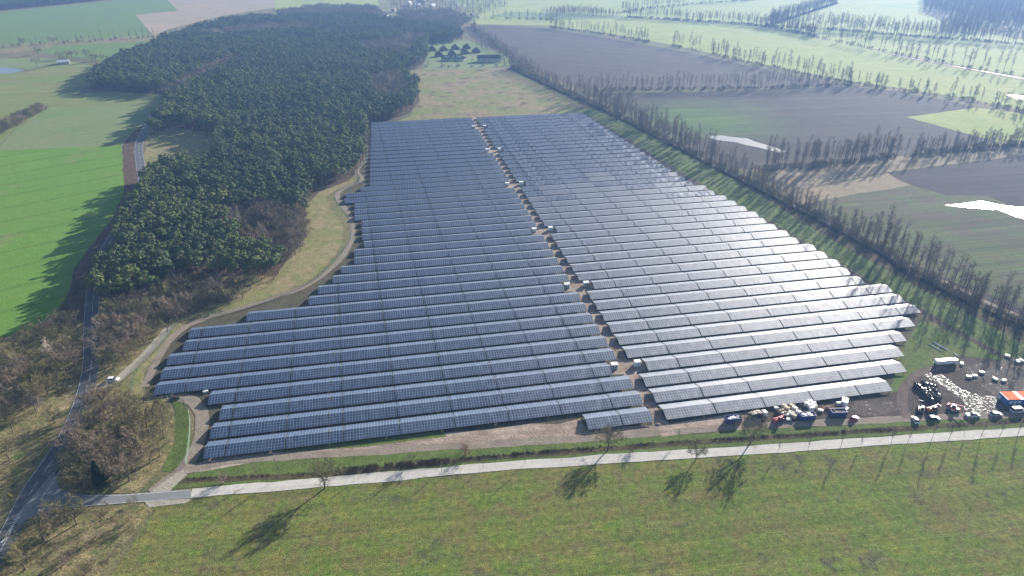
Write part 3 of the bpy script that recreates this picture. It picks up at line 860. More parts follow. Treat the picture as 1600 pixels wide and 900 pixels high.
# ------------------------------------------------------------------ trees
def bare_tree(seed, Ht, style):
    """leafless tree: trunk mesh and crown of limbs and twigs"""
    rr = random.Random(seed)
    tr, cr = MB(), MB()

    def rot(d, ang):
        a = d.orthogonal().normalized()
        a = Matrix.Rotation(rr.uniform(0, 6.283), 3, d) @ a
        return (Matrix.Rotation(ang, 3, a) @ d).normalized()

    rmin = .022 if style == 'slim' else .03

    def twigs(p, d, L, r, depth):
        mid = p + d * L * .55
        d2 = (d + Vector((rr.uniform(-.25, .25), rr.uniform(-.25, .25), rr.uniform(.0, .3)))).normalized()
        end = mid + d2 * L * .5
        cr.tube(p, mid, r, r * .75, 3 if depth < 3 else 4, 0, False)
        cr.tube(mid, end, r * .75, r * .45, 3, 0, False)
        if depth <= 0: return
        nch = 4 if depth > 1 else 4
        for i in range(nch):
            t = rr.uniform(.35, 1.0)
            q = p + (mid - p) * (t / .55) if t < .55 else mid + (end - mid) * ((t - .55) / .45)
            twigs(q, rot(d2, R(rr.uniform(22, 55))), L * rr.uniform(.45, .68), max(rmin, r * .52), depth - 1)

    if style == 'tall':
        top = Vector((rr.uniform(-.5, .5), rr.uniform(-.5, .5), Ht * .93))
        m = top * .5 + Vector((rr.uniform(-.3, .3), rr.uniform(-.3, .3), 0))
        tr.tube((0, 0, -.2), m, .26, .17, 6); tr.tube(m, top, .17, .04, 5)
        nb = 34
        for i in range(nb):
            t = .22 + .76 * (i + rr.random()) / nb
            p = (m * (t / .5) if t < .5 else m + (top - m) * ((t - .5) / .5))
            L = Ht * .20 * (1.15 - t * .75) * rr.uniform(.7, 1.2)
            az = rr.uniform(0, 6.283); el = R(rr.uniform(38, 66))
            twigs(p, Vector((math.cos(az) * math.cos(el), math.sin(az) * math.cos(el), math.sin(el))), L, .06, 2)
    elif style == 'slim':
        top = Vector((rr.uniform(-.7, .7), rr.uniform(-.7, .7), Ht * .96))
        m = top * .5 + Vector((rr.uniform(-.35, .35), rr.uniform(-.35, .35), 0))
        tr.tube((0, 0, -.2), m, .17, .12, 5); tr.tube(m, top, .12, .03, 4)
        nb = 31
        for i in range(nb):
            t = .34 + .64 * (i + rr.random()) / nb
            p = (m * (t / .5) if t < .5 else m + (top - m) * ((t - .5) / .5))
            L = Ht * .145 * (1.1 - t * .6) * rr.uniform(.6, 1.25)
            az = rr.uniform(0, 6.283); el = R(rr.uniform(45, 72))
            twigs(p, Vector((math.cos(az) * math.cos(el), math.sin(az) * math.cos(el), math.sin(el))), L, .045, 2)
    elif style == 'round':
        fork = Vector((rr.uniform(-.2, .2), rr.uniform(-.2, .2), Ht * .27))
        tr.tube((0, 0, -.2), fork, .30, .22, 7)
        for i in range(6):
            az = i * 1.05 + rr.uniform(-.4, .4); el = R(rr.uniform(28, 80))
            d = Vector((math.cos(az) * math.cos(el), math.sin(az) * math.cos(el), math.sin(el)))
            L = Ht * .36 * rr.uniform(.85, 1.15)
            tr.tube(fork, fork + d * L * .6, .15, .09, 5)
            for j in range(5):
                t = .3 + .7 * j / 4
                twigs(fork + d * L * t * .9, rot(d, R(rr.uniform(12, 48))), Ht * .24 * rr.uniform(.7, 1.1), .065, 3 if j > 2 else 2)
    else:  # shrub
        for i in range(9):
            az = rr.uniform(0, 6.283); el = R(rr.uniform(40, 85))
            d = Vector((math.cos(az) * math.cos(el), math.sin(az) * math.cos(el), math.sin(el)))
            tr.tube((0, 0, -.1), d * Ht * .45, .05, .035, 4)
            twigs(d * Ht * .3, d, Ht * .5, .04, 2)
            twigs(d * Ht * .12, rot(d, .6), Ht * .45, .035, 2)
    return tr, cr


def pine(seed, Ht, rad, quads=105, clumps=19):
    rr = random.Random(seed)
    tr, cr = MB(), MB()
    lean = Vector((rr.uniform(-.4, .4), rr.uniform(-.4, .4), 0))
    m = Vector((lean.x * .4, lean.y * .4, Ht * .5)); top = Vector((lean.x, lean.y, Ht * .96))
    tr.tube((0, 0, -.2), m, .2, .14, 6); tr.tube(m, top, .14, .04, 5)
    for i in range(clumps):
        a = rr.uniform(0, 6.283)
        u0 = math.sqrt(rr.random())
        r = rad * u0 * .9
        t = rr.random() ** .7
        z = Ht * (.97 - .17 * u0 ** 2 - .34 * (1 - t)) + rr.uniform(-.5, .5)
        c = Vector((lean.x + math.cos(a) * r, lean.y + math.sin(a) * r, z))
        s = m.lerp(top, max(0, min(1, (z - m.z - .8) / (top.z - m.z))))
        tr.tube(s, c, .05, .02, 3, 0, False)
        cs = rr.uniform(.7, 1.7)
        for q in range(quads):
            u = Vector((rr.gauss(0, 1), rr.gauss(0, 1), rr.gauss(0, 1))).normalized()
            p = c + Vector((u.x * .95 * cs, u.y * .95 * cs, u.z * .6 * cs)) * rr.uniform(.45, 1.0)
            n = (u + Vector((rr.uniform(-.7, .7), rr.uniform(-.7, .7), rr.uniform(0, 1.0)))).normalized()
            e1 = n.orthogonal().normalized(); e1 = Matrix.Rotation(rr.uniform(0, 6.28), 3, n) @ e1
            e2 = n.cross(e1)
            h1, h2 = rr.uniform(.16, .32), rr.uniform(.11, .20)
            cr.face([p - e1 * h1 - e2 * h2 * .3, p - e2 * h2, p + e1 * h1, p + e2 * h2])
    return tr, cr


def spruce(seed, Ht, rad):
    rr = random.Random(seed)
    tr, cr = MB(), MB()
    tr.tube((0, 0, -.2), (0, 0, Ht), .2, .03, 6)
    for i in range(60):
        t = i / 60
        z = Ht * (.08 + .9 * t); r = rad * (1 - t) ** .8 + .15
        for k in range(6):
            a = rr.uniform(0, 6.28)
            for q in range(9):
                d = rr.uniform(.2, 1) * r
                p = Vector((math.cos(a) * d, math.sin(a) * d, z - d * .25 + rr.uniform(-.15, .15)))
                n = Vector((rr.uniform(-1, 1), rr.uniform(-1, 1), rr.uniform(0, 1.5))).normalized()
                e1 = n.orthogonal().normalized(); e2 = n.cross(e1)
                h = rr.uniform(.2, .4)
                cr.face([p - e1 * h, p - e2 * h * .6, p + e1 * h, p + e2 * h * .6])
    return tr, cr


def merged(a, b, ang):
    """a fuller crown: the limbs of a second growth turned about the first trunk"""
    m = Matrix.Rotation(ang, 3, 'Z')
    k = len(a[1].v)
    a[1].v += [tuple(m @ Vector(v)) for v in b[1].v]
    a[1].f += [tuple(i + k for i in f) for f in b[1].f]
    a[1].uv += [None] * len(b[1].f); a[1].mi += [0] * len(b[1].f)
    return a


def proto(name, cat, parts, bark, leaf):
    """a thing (Empty > trunk, crown), kept as the source of copies; and one joined mesh object for the far mass"""
    tr, cr = parts
    tm, cm = tr.mesh(name + '_trunk', bark), cr.mesh(name + '_crown', leaf)
    j = MB()
    j.v = tr.v + cr.v
    j.f = tr.f + [tuple(i + len(tr.v) for i in f) for f in cr.f]
    j.uv = [None] * len(j.f)
    j.mi = [0] * len(tr.f) + [1] * len(cr.f)
    jm = j.mesh(name, [bark, leaf])
    jo = bpy.data.objects.new(name + '_source', jm)          # not linked: only the far masses use it
    return dict(name=name, cat=cat, trunk=tm, crown=cm, joined=jo)


def plant(p, loc, rz, sc, label, group=None):
    e = empty(p['name'], loc, rz)
    e.scale = sc if isinstance(sc, tuple) else (sc, sc, sc)
    tag(e, label, p['cat'], group)
    for k in ('trunk', 'crown'):
        o = bpy.data.objects.new(k, p[k]); C.objects.link(o); o.parent = e
    return e


def plant_single(p, loc, rz, sc, label, group=None):
    o = bpy.data.objects.new(p['name'], p['joined'].data); C.objects.link(o)
    o.location = loc; o.rotation_euler = (0, 0, rz); o.scale = sc if isinstance(sc, tuple) else (sc, sc, sc)
    return tag(o, label, p['cat'], group)


def mass(name, items, protos):
    """one stuff object: instances of the joined trees on points; items = (x, y, rot, scale, variant)"""
    me = bpy.data.meshes.new(name)
    me.from_pydata([(i[0], i[1], 0) for i in items], [], [])
    a = me.attributes.new('rz', 'FLOAT_VECTOR', 'POINT'); a.data.foreach_set('vector', [v for i in items for v in (0, 0, i[2])])
    a = me.attributes.new('sc', 'FLOAT', 'POINT'); a.data.foreach_set('value', [i[3] for i in items])
    a = me.attributes.new('var', 'INT', 'POINT'); a.data.foreach_set('value', [i[4] for i in items])
    o = bpy.data.objects.new(name, me); C.objects.link(o)
    g = bpy.data.node_groups.new(name, 'GeometryNodeTree')
    g.interface.new_socket('Geometry', in_out='INPUT', socket_type='NodeSocketGeometry')
    g.interface.new_socket('Geometry', in_out='OUTPUT', socket_type='NodeSocketGeometry')
    N = g.nodes
    gi, go = N.new('NodeGroupInput'), N.new('NodeGroupOutput')
    join = N.new('GeometryNodeJoinGeometry')

    def att(nm, tp):
        n = N.new('GeometryNodeInputNamedAttribute'); n.data_type = tp; n.inputs['Name'].default_value = nm
        return n.outputs['Attribute']
    rz, sc, va = att('rz', 'FLOAT_VECTOR'), att('sc', 'FLOAT'), att('var', 'INT')
    for k, p in enumerate(protos):
        oi = N.new('GeometryNodeObjectInfo'); oi.inputs['Object'].default_value = p['joined']; oi.inputs['As Instance'].default_value = False
        ip = N.new('GeometryNodeInstanceOnPoints')
        cmpn = N.new('FunctionNodeCompare'); cmpn.data_type = 'INT'; cmpn.operation = 'EQUAL'
        g.links.new(va, cmpn.inputs[2]); cmpn.inputs[3].default_value = k
        g.links.new(gi.outputs[0], ip.inputs['Points'])
        g.links.new(cmpn.outputs[0], ip.inputs['Selection'])
        g.links.new(oi.outputs['Geometry'], ip.inputs['Instance'])
        g.links.new(rz, ip.inputs['Rotation'])
        g.links.new(sc, ip.inputs['Scale'])
        g.links.new(ip.outputs[0], join.inputs[0])
    g.links.new(join.outputs[0], go.inputs[0])
    md = o.modifiers.new('scatter', 'NODES'); md.node_group = g
    return tag(o, kind='stuff')


def in_poly(x, y, P):
    c = False
    n = len(P)
    for i in range(n):
        a, b = P[i], P[i - 1]
        if (a.y > y) != (b.y > y) and x < (b.x - a.x) * (y - a.y) / (b.y - a.y) + a.x:
            c = not c
    return c


def poly(pts): return [G(*p) for p in pts]


def fill(pts, sp, rr, jit=.42, keep=1.0, holes=()):
    P = poly(pts)
    x0, x1 = min(p.x for p in P), max(p.x for p in P)
    y0, y1 = min(p.y for p in P), max(p.y for p in P)
    out = []
    j = 0
    y = y0
    while y < y1:
        x = x0 + (j % 2) * sp / 2
        while x < x1:
            px, py = x + rr.uniform(-jit, jit) * sp, y + rr.uniform(-jit, jit) * sp
            if rr.random() < keep and in_poly(px, py, P) and not any(in_poly(px, py, h) for h in holes):
                out.append((px, py))
            x += sp
        y += sp * .87; j += 1
    return out


def pix(x, y, z=0):
    d = y * CPI + (H - z) * SPI
    return 800 + F * x / d, 450 - F * (-(H - z) * CPI + y * SPI) / d


rt = random.Random(11)
PIN = [proto('pine_tree', 'pine tree', pine(s, h, r), M['pinebark'], M['needle']) for s, h, r in ((1, 14.5, 3.0), (2, 12.6, 3.3), (3, 15.6, 2.8), (4, 11.6, 2.7), (5, 14.0, 3.5))]
TALL = [proto('bare_roadside_tree', 'bare tree', bare_tree(s, h, 'slim'), M['bark'], M['twig']) for s, h in ((21, 18), (22, 20), (23, 16), (24, 18.5))] + [proto('bare_roadside_tree', 'bare tree', bare_tree(s, h, 'tall'), M['bark'], M['twig']) for s, h in ((25, 14), (26, 16))]
OAK = [proto('bare_woodland_tree', 'bare woodland tree', bare_tree(s, h, 'round'), M['bark'], m) for s, h, m in ((31, 11.5, M['twigolive']), (32, 10, M['twigolive']), (33, 12.5, M['twig']), (34, 9, M['twigolive']))]
SHR = [proto('bare_shrub', 'shrub', bare_tree(s, h, 'shrub'), M['bark'], m) for s, h, m in ((41, 4.2, M['twig']), (42, 3.4, M['twigolive']), (43, 4.8, M['twigolive']))]
OAKD = [proto('bare_field_tree', 'bare tree', merged(bare_tree(s, h, 'round'), bare_tree(s + 5, h, 'round'), .5), M['bark'], M['twigolive']) for s, h in ((61, 12), (63, 11), (65, 13))]
PALE = proto('pale_bare_tree', 'bare tree', bare_tree(51, 14, 'tall'), M['twigpale'], M['twigpale'])
PALER = proto('pale_bare_tree', 'bare tree', bare_tree(52, 9, 'round'), M['twigpale'], M['twigpale'])
RUST = proto('russet_shrub', 'shrub', bare_tree(53, 4.6, 'shrub'), M['bark'], M['twigred'])
SPR = proto('spruce_tree', 'spruce tree', spruce(54, 10, 2.4), M['bark'], M['spruce'])

# --- the pine forest with its leafless patches
BROWN = [poly(q) for q in ([(345, 345), (400, 335), (468, 338), (486, 362), (478, 404), (440, 416), (380, 392)], [(258, 152), (276, 136), (366, 94), (384, 99), (300, 142), (276, 160)],
                           [(578, 128), (628, 118), (640, 150), (600, 172), (585, 150)], [(305, 58), (420, 42), (500, 44), (480, 56), (350, 66)], [(560, 78), (650, 58), (690, 60), (665, 66), (640, 92), (580, 92)])]
pts = fill(FOREST, 5.3, rt, holes=BROWN)
FARL = fill([(-200, 26), (0, 17), (175, 0), (200, -14), (-150, -14)], 8, rt)
pts.sort(key=lambda p: (p[0] ** 2 + p[1] ** 2))
vis = [p for p in pts if -20 < pix(*p)[0] < 1620]
near = vis[:300]; nearset = set(near)
edge_lab = 'dark green pine tree among its like in the near end of the pine forest'
road_lab = 'dark green pine tree at the forest edge beside the asphalt road'
mead_lab = 'dark green pine tree at the forest edge beside the dry meadow'
FP = poly(FOREST)
for i, (x, y) in enumerate(near):
    px, py = pix(x, y)
    lab, grp = edge_lab, 'pine trees of the near end of the forest'
    if not in_poly(x - 9, y, FP): lab, grp = road_lab, 'pine trees along the road edge of the forest'
    elif not in_poly(x + 9, y - 3, FP): lab, grp = mead_lab, 'pine trees along the meadow edge of the forest'
    s = rt.uniform(.75, 1.2)
    plant(PIN[rt.randrange(5)], (x, y, 0), rt.uniform(0, 6.28), (s * rt.uniform(.9, 1.2), s * rt.uniform(.9, 1.2), s), lab, grp)
def stand(x, y): return 1 + .22 * noise.noise(Vector((x / 55, y / 55, 3)))


mass('pine_forest', [(x, y, rt.uniform(0, 6.28), stand(x, y) * rt.uniform(.75, 1.22), rt.randrange(5)) for x, y in pts if (x, y) not in nearset] + [(x, y, rt.uniform(0, 6.28), 1.25, rt.randrange(5)) for x, y in FARL], PIN)

# --- leafless woods left of the panels
W1 = [(150, 505), (200, 480), (285, 450), (330, 440), (410, 446), (395, 455), (378, 468), (330, 480), (300, 490), (275, 512), (240, 542), (200, 572), (165, 588), (153, 580), (151, 540)]
W2 = [(140, 640), (180, 632), (255, 645), (266, 690), (240, 730), (205, 758), (140, 764), (104, 758), (96, 738), (116, 690)]
W3 = [(-40, 640), (0, 585), (20, 548), (60, 524), (98, 502), (127, 500), (126, 560), (112, 606), (60, 640), (0, 700)]
W3b = [(-40, 720), (0, 690), (60, 650), (100, 625), (94, 650), (62, 695), (25, 735), (-40, 800)]
W4 = [(-60, 930), (0, 868), (45, 826), (100, 806), (130, 812), (90, 850), (50, 900), (0, 960)]
woods = []
for Wp, sp, kp, lab, grp in ((W1, 5.0, .93, 'leafless brown tree in the wood between road and panel field', 'leafless trees of the wood by the road'),
                             (W2, 4.6, .95, 'leafless olive-brown tree in the round copse at the road junction', 'leafless trees of the copse at the junction'),
                             (W3, 5.5, .9, 'leafless tree in the scrub left of the asphalt road', 'leafless trees left of the road'),
                             (W3b, 9, .5, 'scattered leafless tree on rough grass left of the asphalt road', 'scattered trees left of the road'),
                             (W4, 6.5, .75, 'leafless tree in the bottom left corner below the junction', 'leafless trees below the junction')):
    for p in fill(Wp, sp, rt, keep=kp): woods.append((p, lab, grp))
for Wp in BROWN[:1]:
    pts2 = []
Pb = [(345, 345), (400, 335), (468, 338), (484, 362), (474, 402), (440, 414), (380, 390)]
for p in fill(Pb, 5.2, rt): woods.append((p, 'grey-brown leafless tree in the patch between the pines', 'leafless trees in the patch among the pines'))
woods.sort(key=lambda q: q[0][0] ** 2 + q[0][1] ** 2)
for (x, y), lab, grp in woods[:300]:
    s = rt.uniform(.65, 1.05)
    plant(OAK[rt.randrange(4)], (x, y, 0), rt.uniform(0, 6.28), s, lab, grp)
brownpts = [q[0] for q in woods[300:]]
for q in ([(258, 152), (276, 136), (366, 94), (384, 99), (300, 142), (276, 160)], [(578, 128), (628, 118), (640, 150), (600, 172), (585, 150)], [(305, 58), (420, 42), (500, 44), (480, 56), (350, 66)],
          [(560, 78), (650, 58), (690, 60), (665, 66), (640, 92), (580, 92)], [(618, 24), (700, 20), (735, 36), (715, 48), (640, 40)], [(430, 24), (500, 12), (590, 14), (600, 30), (500, 34)]):
    brownpts += fill(q, 7.5, rt)
brownpts += [(x + rt.uniform(-2, 2), y + rt.uniform(-2, 2)) for x, y in pts[300:] if rt.random() < .05]
mass('leafless_woodland', [(x, y, rt.uniform(0, 6.28), rt.uniform(.85, 1.3), rt.randrange(4)) for x, y in brownpts], OAK)

# --- shrubs and single trees
shr = []
for q, sp, kp, lab, grp in (([(192, 300), (216, 300), (185, 350), (160, 395), (150, 440), (140, 470), (128, 490), (112, 470), (128, 420), (150, 385)], 7, .5, 'low leafless shrub on the strip between green crop and road', 'shrubs between crop and road'),
                            ([(140, 612), (180, 600), (240, 618), (262, 640), (180, 630), (136, 640)], 4.5, .6, 'low leafless shrub on the edge of the junction copse', 'shrubs around the junction copse'),
                            ([(0, 530), (60, 512), (100, 494), (128, 500), (60, 530), (0, 560)], 5, .7, 'low leafless shrub at the foot of the green crop field', 'shrubs along the crop field foot'),
                            ([(60, 900), (110, 830), (170, 795), (228, 795), (180, 850), (140, 905)], 6.5, .45, 'low leafless shrub in the dry grass below the junction', 'shrubs in the dry grass below the junction'),
                            ([(165, 588), (240, 545), (262, 520), (230, 565), (200, 585)], 4.5, .5, 'low leafless shrub beside the farm track', 'shrubs beside the farm track'),
                            ([(-60, 222), (0, 198), (38, 176), (62, 166), (72, 172), (30, 196), (0, 212), (-60, 240)], 4.6, .95, 'leafless bush in the hedge between the left-hand fields', 'bushes of the left-hand hedge')):
    for x, y in fill(q, sp, rt, keep=kp):
        plant(SHR[rt.randrange(3)], (x, y, 0), rt.uniform(0, 6.28), rt.uniform(.6, 1.1) * (1.5 if 'hedge' in lab else 1), lab, grp)


def at_tree(p, x, y, s, lab, rz=None):
    return plant(p, G(x, y), rt.uniform(0, 6.28) if rz is None else rz, s, lab)


at_tree(PALE, 84, 570, .95, 'tall pale bare tree standing out in the scrub left of the road')
at_tree(PALER, 60, 643, .85, 'pale pinkish bare tree on dry grass left of the road')
at_tree(SPR, 158, 756, 1.0, 'dark green spruce inside the leafless junction copse')
at_tree(RUST, 727, 711, .9, 'russet round bush on the verge beside the ditch')
at_tree(SHR[0], 351, 755, .9, 'brown round shrub on the verge near the side road start')
at_tree(SHR[0], 985, 705, .8, 'low dark bush on the ditch edge below the small table')
at_tree(OAKD[0], 508, 763, 1.0, 'round bare tree standing alone on the near side of the concrete road')
at_tree(OAKD[1], 950, 703, .95, 'bare tree beyond the concrete road in front of the small solar table')
at_tree(OAKD[2], 1087, 719, .62, 'small bare tree on the meadow edge near side of the concrete road')
at_tree(OAKD[2], 1172, 693, .95, 'bare tree beside the concrete road in front of the blue skip')
at_tree(OAK[3], 643, 727, .62, 'small bare tree between ditch and concrete road, left of the russet bush')
at_tree(OAK[0], 106, 812, .9, 'spreading bare tree close to the junction, below the side road')
at_tree(OAK[0], 160, 812, .6, 'small bare tree on dry grass below the side road')
at_tree(OAK[3], 210, 790, .45, 'slender bare tree at the edge of the side road')
at_tree(OAK[1], 40, 890, 1.0, 'big bare tree at the bottom left corner')
at_tree(PALER, 378, 362, 1.3, 'pale bare tree standing out among the pines')
at_tree(PALER, 424, 348, 1.2, 'pale bare tree beside the leafless patch in the pines')
for i, (x, y, s) in enumerate([(402, 747, .3), (436, 746, .42), (560, 747, .25), (690, 737, .25), (755, 731, .25), (820, 726, .3), (1060, 690, .35), (1215, 708, .3), (1262, 704, .28), (1313, 700, .42), (1345, 698, .3), (1392, 694, .42), (1418, 692, .35),
                               (1455, 689, .48), (1482, 688, .42), (1508, 672, .35), (1532, 684, .5), (1562, 682, .38), (1590, 680, .45)]):
    plant(TALL[i % 4], G(x, y), rt.uniform(0, 6.28), s, 'young bare roadside tree, %s from the left along the concrete road' % ordinal(i + 1), 'young trees along the concrete road')
for i, (x, y) in enumerate([(36, 71), (60, 85), (84, 70), (100, 98), (94, 93), (105, 90), (112, 92), (120, 88), (135, 90), (150, 95), (58, 104), (160, 94), (145, 97)]):
    plant(OAK[i % 4], G(x, y), rt.uniform(0, 6.28), 1.1, 'leafless tree in the hedge crossing by the pond, %s from the left' % ordinal(i + 1), 'trees near the pond')

# --- rows of tall leafless trees
rows = []


def along(pts, sp, lab, grp, wob=1.2, s0=.85, s1=1.15, rowsn=1, rg=3.5, skip=.04, hgt=None):
    P = spline([G(*p) for p in pts], sp)
    for rr_ in range(rowsn):
        for i, p in enumerate(P):
            if rt.random() < skip + max(0, noise.noise(Vector((p.x / 22, p.y / 22, rr_ * 5))) * .7): continue
            s1_ = hgt(pix(p.x, p.y)[0]) if hgt else 1
            rows.append((p.x + rt.uniform(-wob, wob) + rr_ * rg, p.y + rt.uniform(-wob, wob) + rr_ * rg * .3, rt.uniform(s0, s1) * s1_, lab, grp))


along([(797, 106), (837, 122), (875, 141), (930, 165), (975, 188), (1025, 213), (1062, 233), (1112, 258), (1135, 268), (1212, 309), (1250, 328), (1287, 347), (1330, 371), (1375, 394), (1413, 422), (1463, 446), (1504, 467), (1533, 480), (1557, 491), (1600, 511), (1680, 548)], 3.0,
      'tall leafless tree in the dense avenue along the right edge of the solar field', 'trees of the avenue beside the solar field', 1.6, .6, 1.12, 2, 3.4, .03, lambda x: .85 if x < 905 else 1.22 if x < 1110 else .95 if x < 1200 else .85 if x < 1345 else 1.22 if x < 1440 else 1.1)
along([(935, 143), (1000, 141), (1100, 140), (1200, 138), (1330, 133)], 3.6, 'slender leafless tree in the row between the two ploughed fields', 'trees between the ploughed fields', 1.2, .85, 1.1)
along([(1190, 266), (1250, 262), (1300, 258), (1385, 248), (1500, 236), (1600, 226), (1700, 214)], 3.4, 'tall leafless tree in the row beyond the field with puddles', 'trees beyond the puddled field', 2.0, .75, 1.1, 2, 5, .03, lambda x: 1.25 if x < 1400 else .9)
rows.sort(key=lambda q: q[0] ** 2 + q[1] ** 2)
NEAR = 290
cnt = {}
for x, y, s, lab, grp in rows[:NEAR]:
    plant(TALL[rt.randrange(6)], (x, y, 0), rt.uniform(0, 6.28), s, lab, grp)
rest = rows[NEAR:]
KEPT = rows[:NEAR]
rows = []
along([(860, 43), (950, 55), (1010, 66)], 4, '', '', 1.5)
along([(1050, 72), (1100, 82), (1200, 105), (1330, 131)], 4.5, '', '', 2, 1, 1.3, 1, 0, .1)
along([(1345, 134), (1400, 141), (1500, 155), (1600, 176), (1700, 198)], 6, '', '', 3, .8, 1.15, 2, 4, .25)
along([(980, 27), (1050, 31), (1180, 40), (1270, 57)], 4, '', '', 2, 1.0, 1.2, 2)
along([(1265, 57), (1330, 69), (1400, 84), (1500, 103), (1600, 120), (1700, 140)], 8, '', '', 2, 1.2, 1.5)
along([(1200, 42), (1300, 47), (1380, 54), (1460, 60), (1530, 65), (1600, 71), (1700, 80)], 4.5, '', '', 2, 1.3, 1.6, 2, 6)
along([(1200, 40), (1250, 24), (1305, 6)], 5, '', '', 2, 1.2, 1.5, 2)
along([(970, 20), (1040, 10), (1180, 0)], 6, '', '', 2, 1.1, 1.3)
along([(0, 74), (60, 70), (120, 66), (180, 62), (240, 58)], 8, '', '', 1.5, .6, .9)
along([(670, 105), (690, 105), (800, 103)], 12, '', '', 1.5, .5, .7)
along([(735, 44), (765, 66), (800, 92), (830, 112)], 7, '', '', 3, .6, .9, 2)
along([(700, 30), (780, 30), (860, 32)], 11, '', '', 4, .8, 1.1, 2, 12)
rest += rows
far = [(x, y, rt.uniform(0, 6.28), s, rt.randrange(6)) for x, y, s, _, _ in rest]
for q, sp, sc in (([(1440, -18), (1800, -18), (1800, 66), (1610, 52), (1560, 46), (1470, 60), (1462, 50), (1500, 32), (1470, 26), (1440, 18)], 11, 1.3), ([(842, 25), (880, 18), (930, 20), (970, 26)], 7, .8),
                  ([(600, 2), (760, 0), (800, 10), (740, 28), (620, 26)], 13, .8), ([(735, 50), (790, 84), (805, 96), (780, 98), (740, 72)], 12, .7)):
    far += [(x, y, rt.uniform(0, 6.28), sc * rt.uniform(.8, 1.1), rt.randrange(6)) for x, y in fill(q, sp, rt)]
mass('far_leafless_trees', far, TALL)
und = []
for x, y, s, _, _ in rest + KEPT:
    for q in range(2):
        und.append((x + rt.uniform(-4, 4), y + rt.uniform(-4, 4), rt.uniform(0, 6.28), rt.uniform(.4, 1.1), rt.randrange(3)))
mass('undergrowth', und, SHR)

# --- reeds and brush in the ditch
def brush(name, pts, width, step, h, mats):
    P = spline([G(*p) for p in pts], step)
    m = MB()
    rr = random.Random(5)
    for p in P:
        dens = max(0, noise.noise(p / 9) + noise.noise(p / 2.5) * .6 + .45)
        for k in range(int(width * 4.2 * min(1, dens))):
            c = p + Vector((rr.uniform(-step, step), rr.uniform(-width, width) * .5, 0))
            for q in range(7):
                d = Vector((rr.uniform(-.5, .5), rr.uniform(-.5, .5), 1)).normalized()
                e = d.orthogonal().normalized() * rr.uniform(.05, .12)
                L = h * rr.uniform(.5, 1.1)
                b = c + Vector((rr.uniform(-.4, .4), rr.uniform(-.4, .4), 0))
                m.face([b - e, b + e, b + d * L + e * .3, b + d * L - e * .3])
    return tag(m.build(name, mats), kind='stuff')


M['reedleaf'] = plain('reed_leaves', (.15, .11, .07), .9, scale=.7, var=.35)
M['brushdark'] = plain('dark_brush', (.09, .075, .045), .9, scale=.7, var=.35)
brush('reeds', [(528, 739), (600, 731), (700, 722), (712, 720)], 2.8, .45, 1.3, M['reedleaf'])
brush('ditch_vegetation', [(712, 720), (800, 711), (1000, 696), (1200, 682.5), (1310, 676), (1330, 674), (1450, 668), (1640, 654)], 1.5, .5, .8, M['brushdark'])
brush('avenue_undergrowth', [(797, 108), (875, 143), (930, 167), (1025, 215), (1112, 260), (1212, 312), (1287, 350), (1375, 397), (1413, 425), (1463, 449), (1533, 483), (1600, 514), (1680, 551)], 7, .7, 1.0, M['brushdark'])
brush('ditch_vegetation', [(290, 750), (400, 744.5), (528, 739)], 1.2, .8, .6, M['reedleaf'])

# ------------------------------------------------------------------ houses
M['roofdark'] = plain('dark_tiles', (.045, .043, .045), .8, var=.25, scale=1)
M['roofred'] = plain('red_tiles', (.16, .07, .05), .8, var=.25, scale=1)
M['roofpale'] = plain('pale_roof', (.55, .56, .58), .5, var=.1)
M['walls'] = plain('rendered_wall', (.5, .47, .41), .85, var=.1)
M['timber'] = plain('timber_wall', (.12, .08, .05), .85, var=.2)
M['glass'] = plain('window_glass', (.03, .04, .05), .15)


def house(name, cat, loc, rz, L, W, hw, hr, roof, wall, hip, label, group):
    r = empty(name, loc, rz); tag(r, label, cat, group)
    b = MB(); b.box((0, 0, hw / 2 - .1), (L, W, hw + .2)); b.build('wall', wall, r)
    m = MB()
    o = .6
    lx, wy = L / 2 + o, W / 2 + o
    ix = 0.01 + (L / 2 - W / 2 if hip and L > W else 0) if hip else lx
    z0, z1 = hw - .15, hw + hr
    P = [(-lx, -wy, z0), (lx, -wy, z0), (lx, wy, z0), (-lx, wy, z0), (-ix, 0, z1), (ix, 0, z1)]
    for f in ((0, 1, 5, 4), (2, 3, 4, 5), (1, 2, 5), (3, 0, 4), (3, 2, 1, 0)):
        m.face([P[i] for i in f])
    ro = m.build('roof', roof, r)
    c = MB(); c.box((L * .2, W * .12, hw + hr * .9), (.7, .7, 1.5)); c.build('chimney', M['roofred'], ro)
    for i in range(max(2, int(L / 3.2))):
        x = -L / 2 + L * (i + .5) / max(2, int(L / 3.2))
        c = MB(); c.box((x, -W / 2 - .02, hw * .55), (1.2, .1, 1.2)); c.build('window', M['glass'], r)
    return r


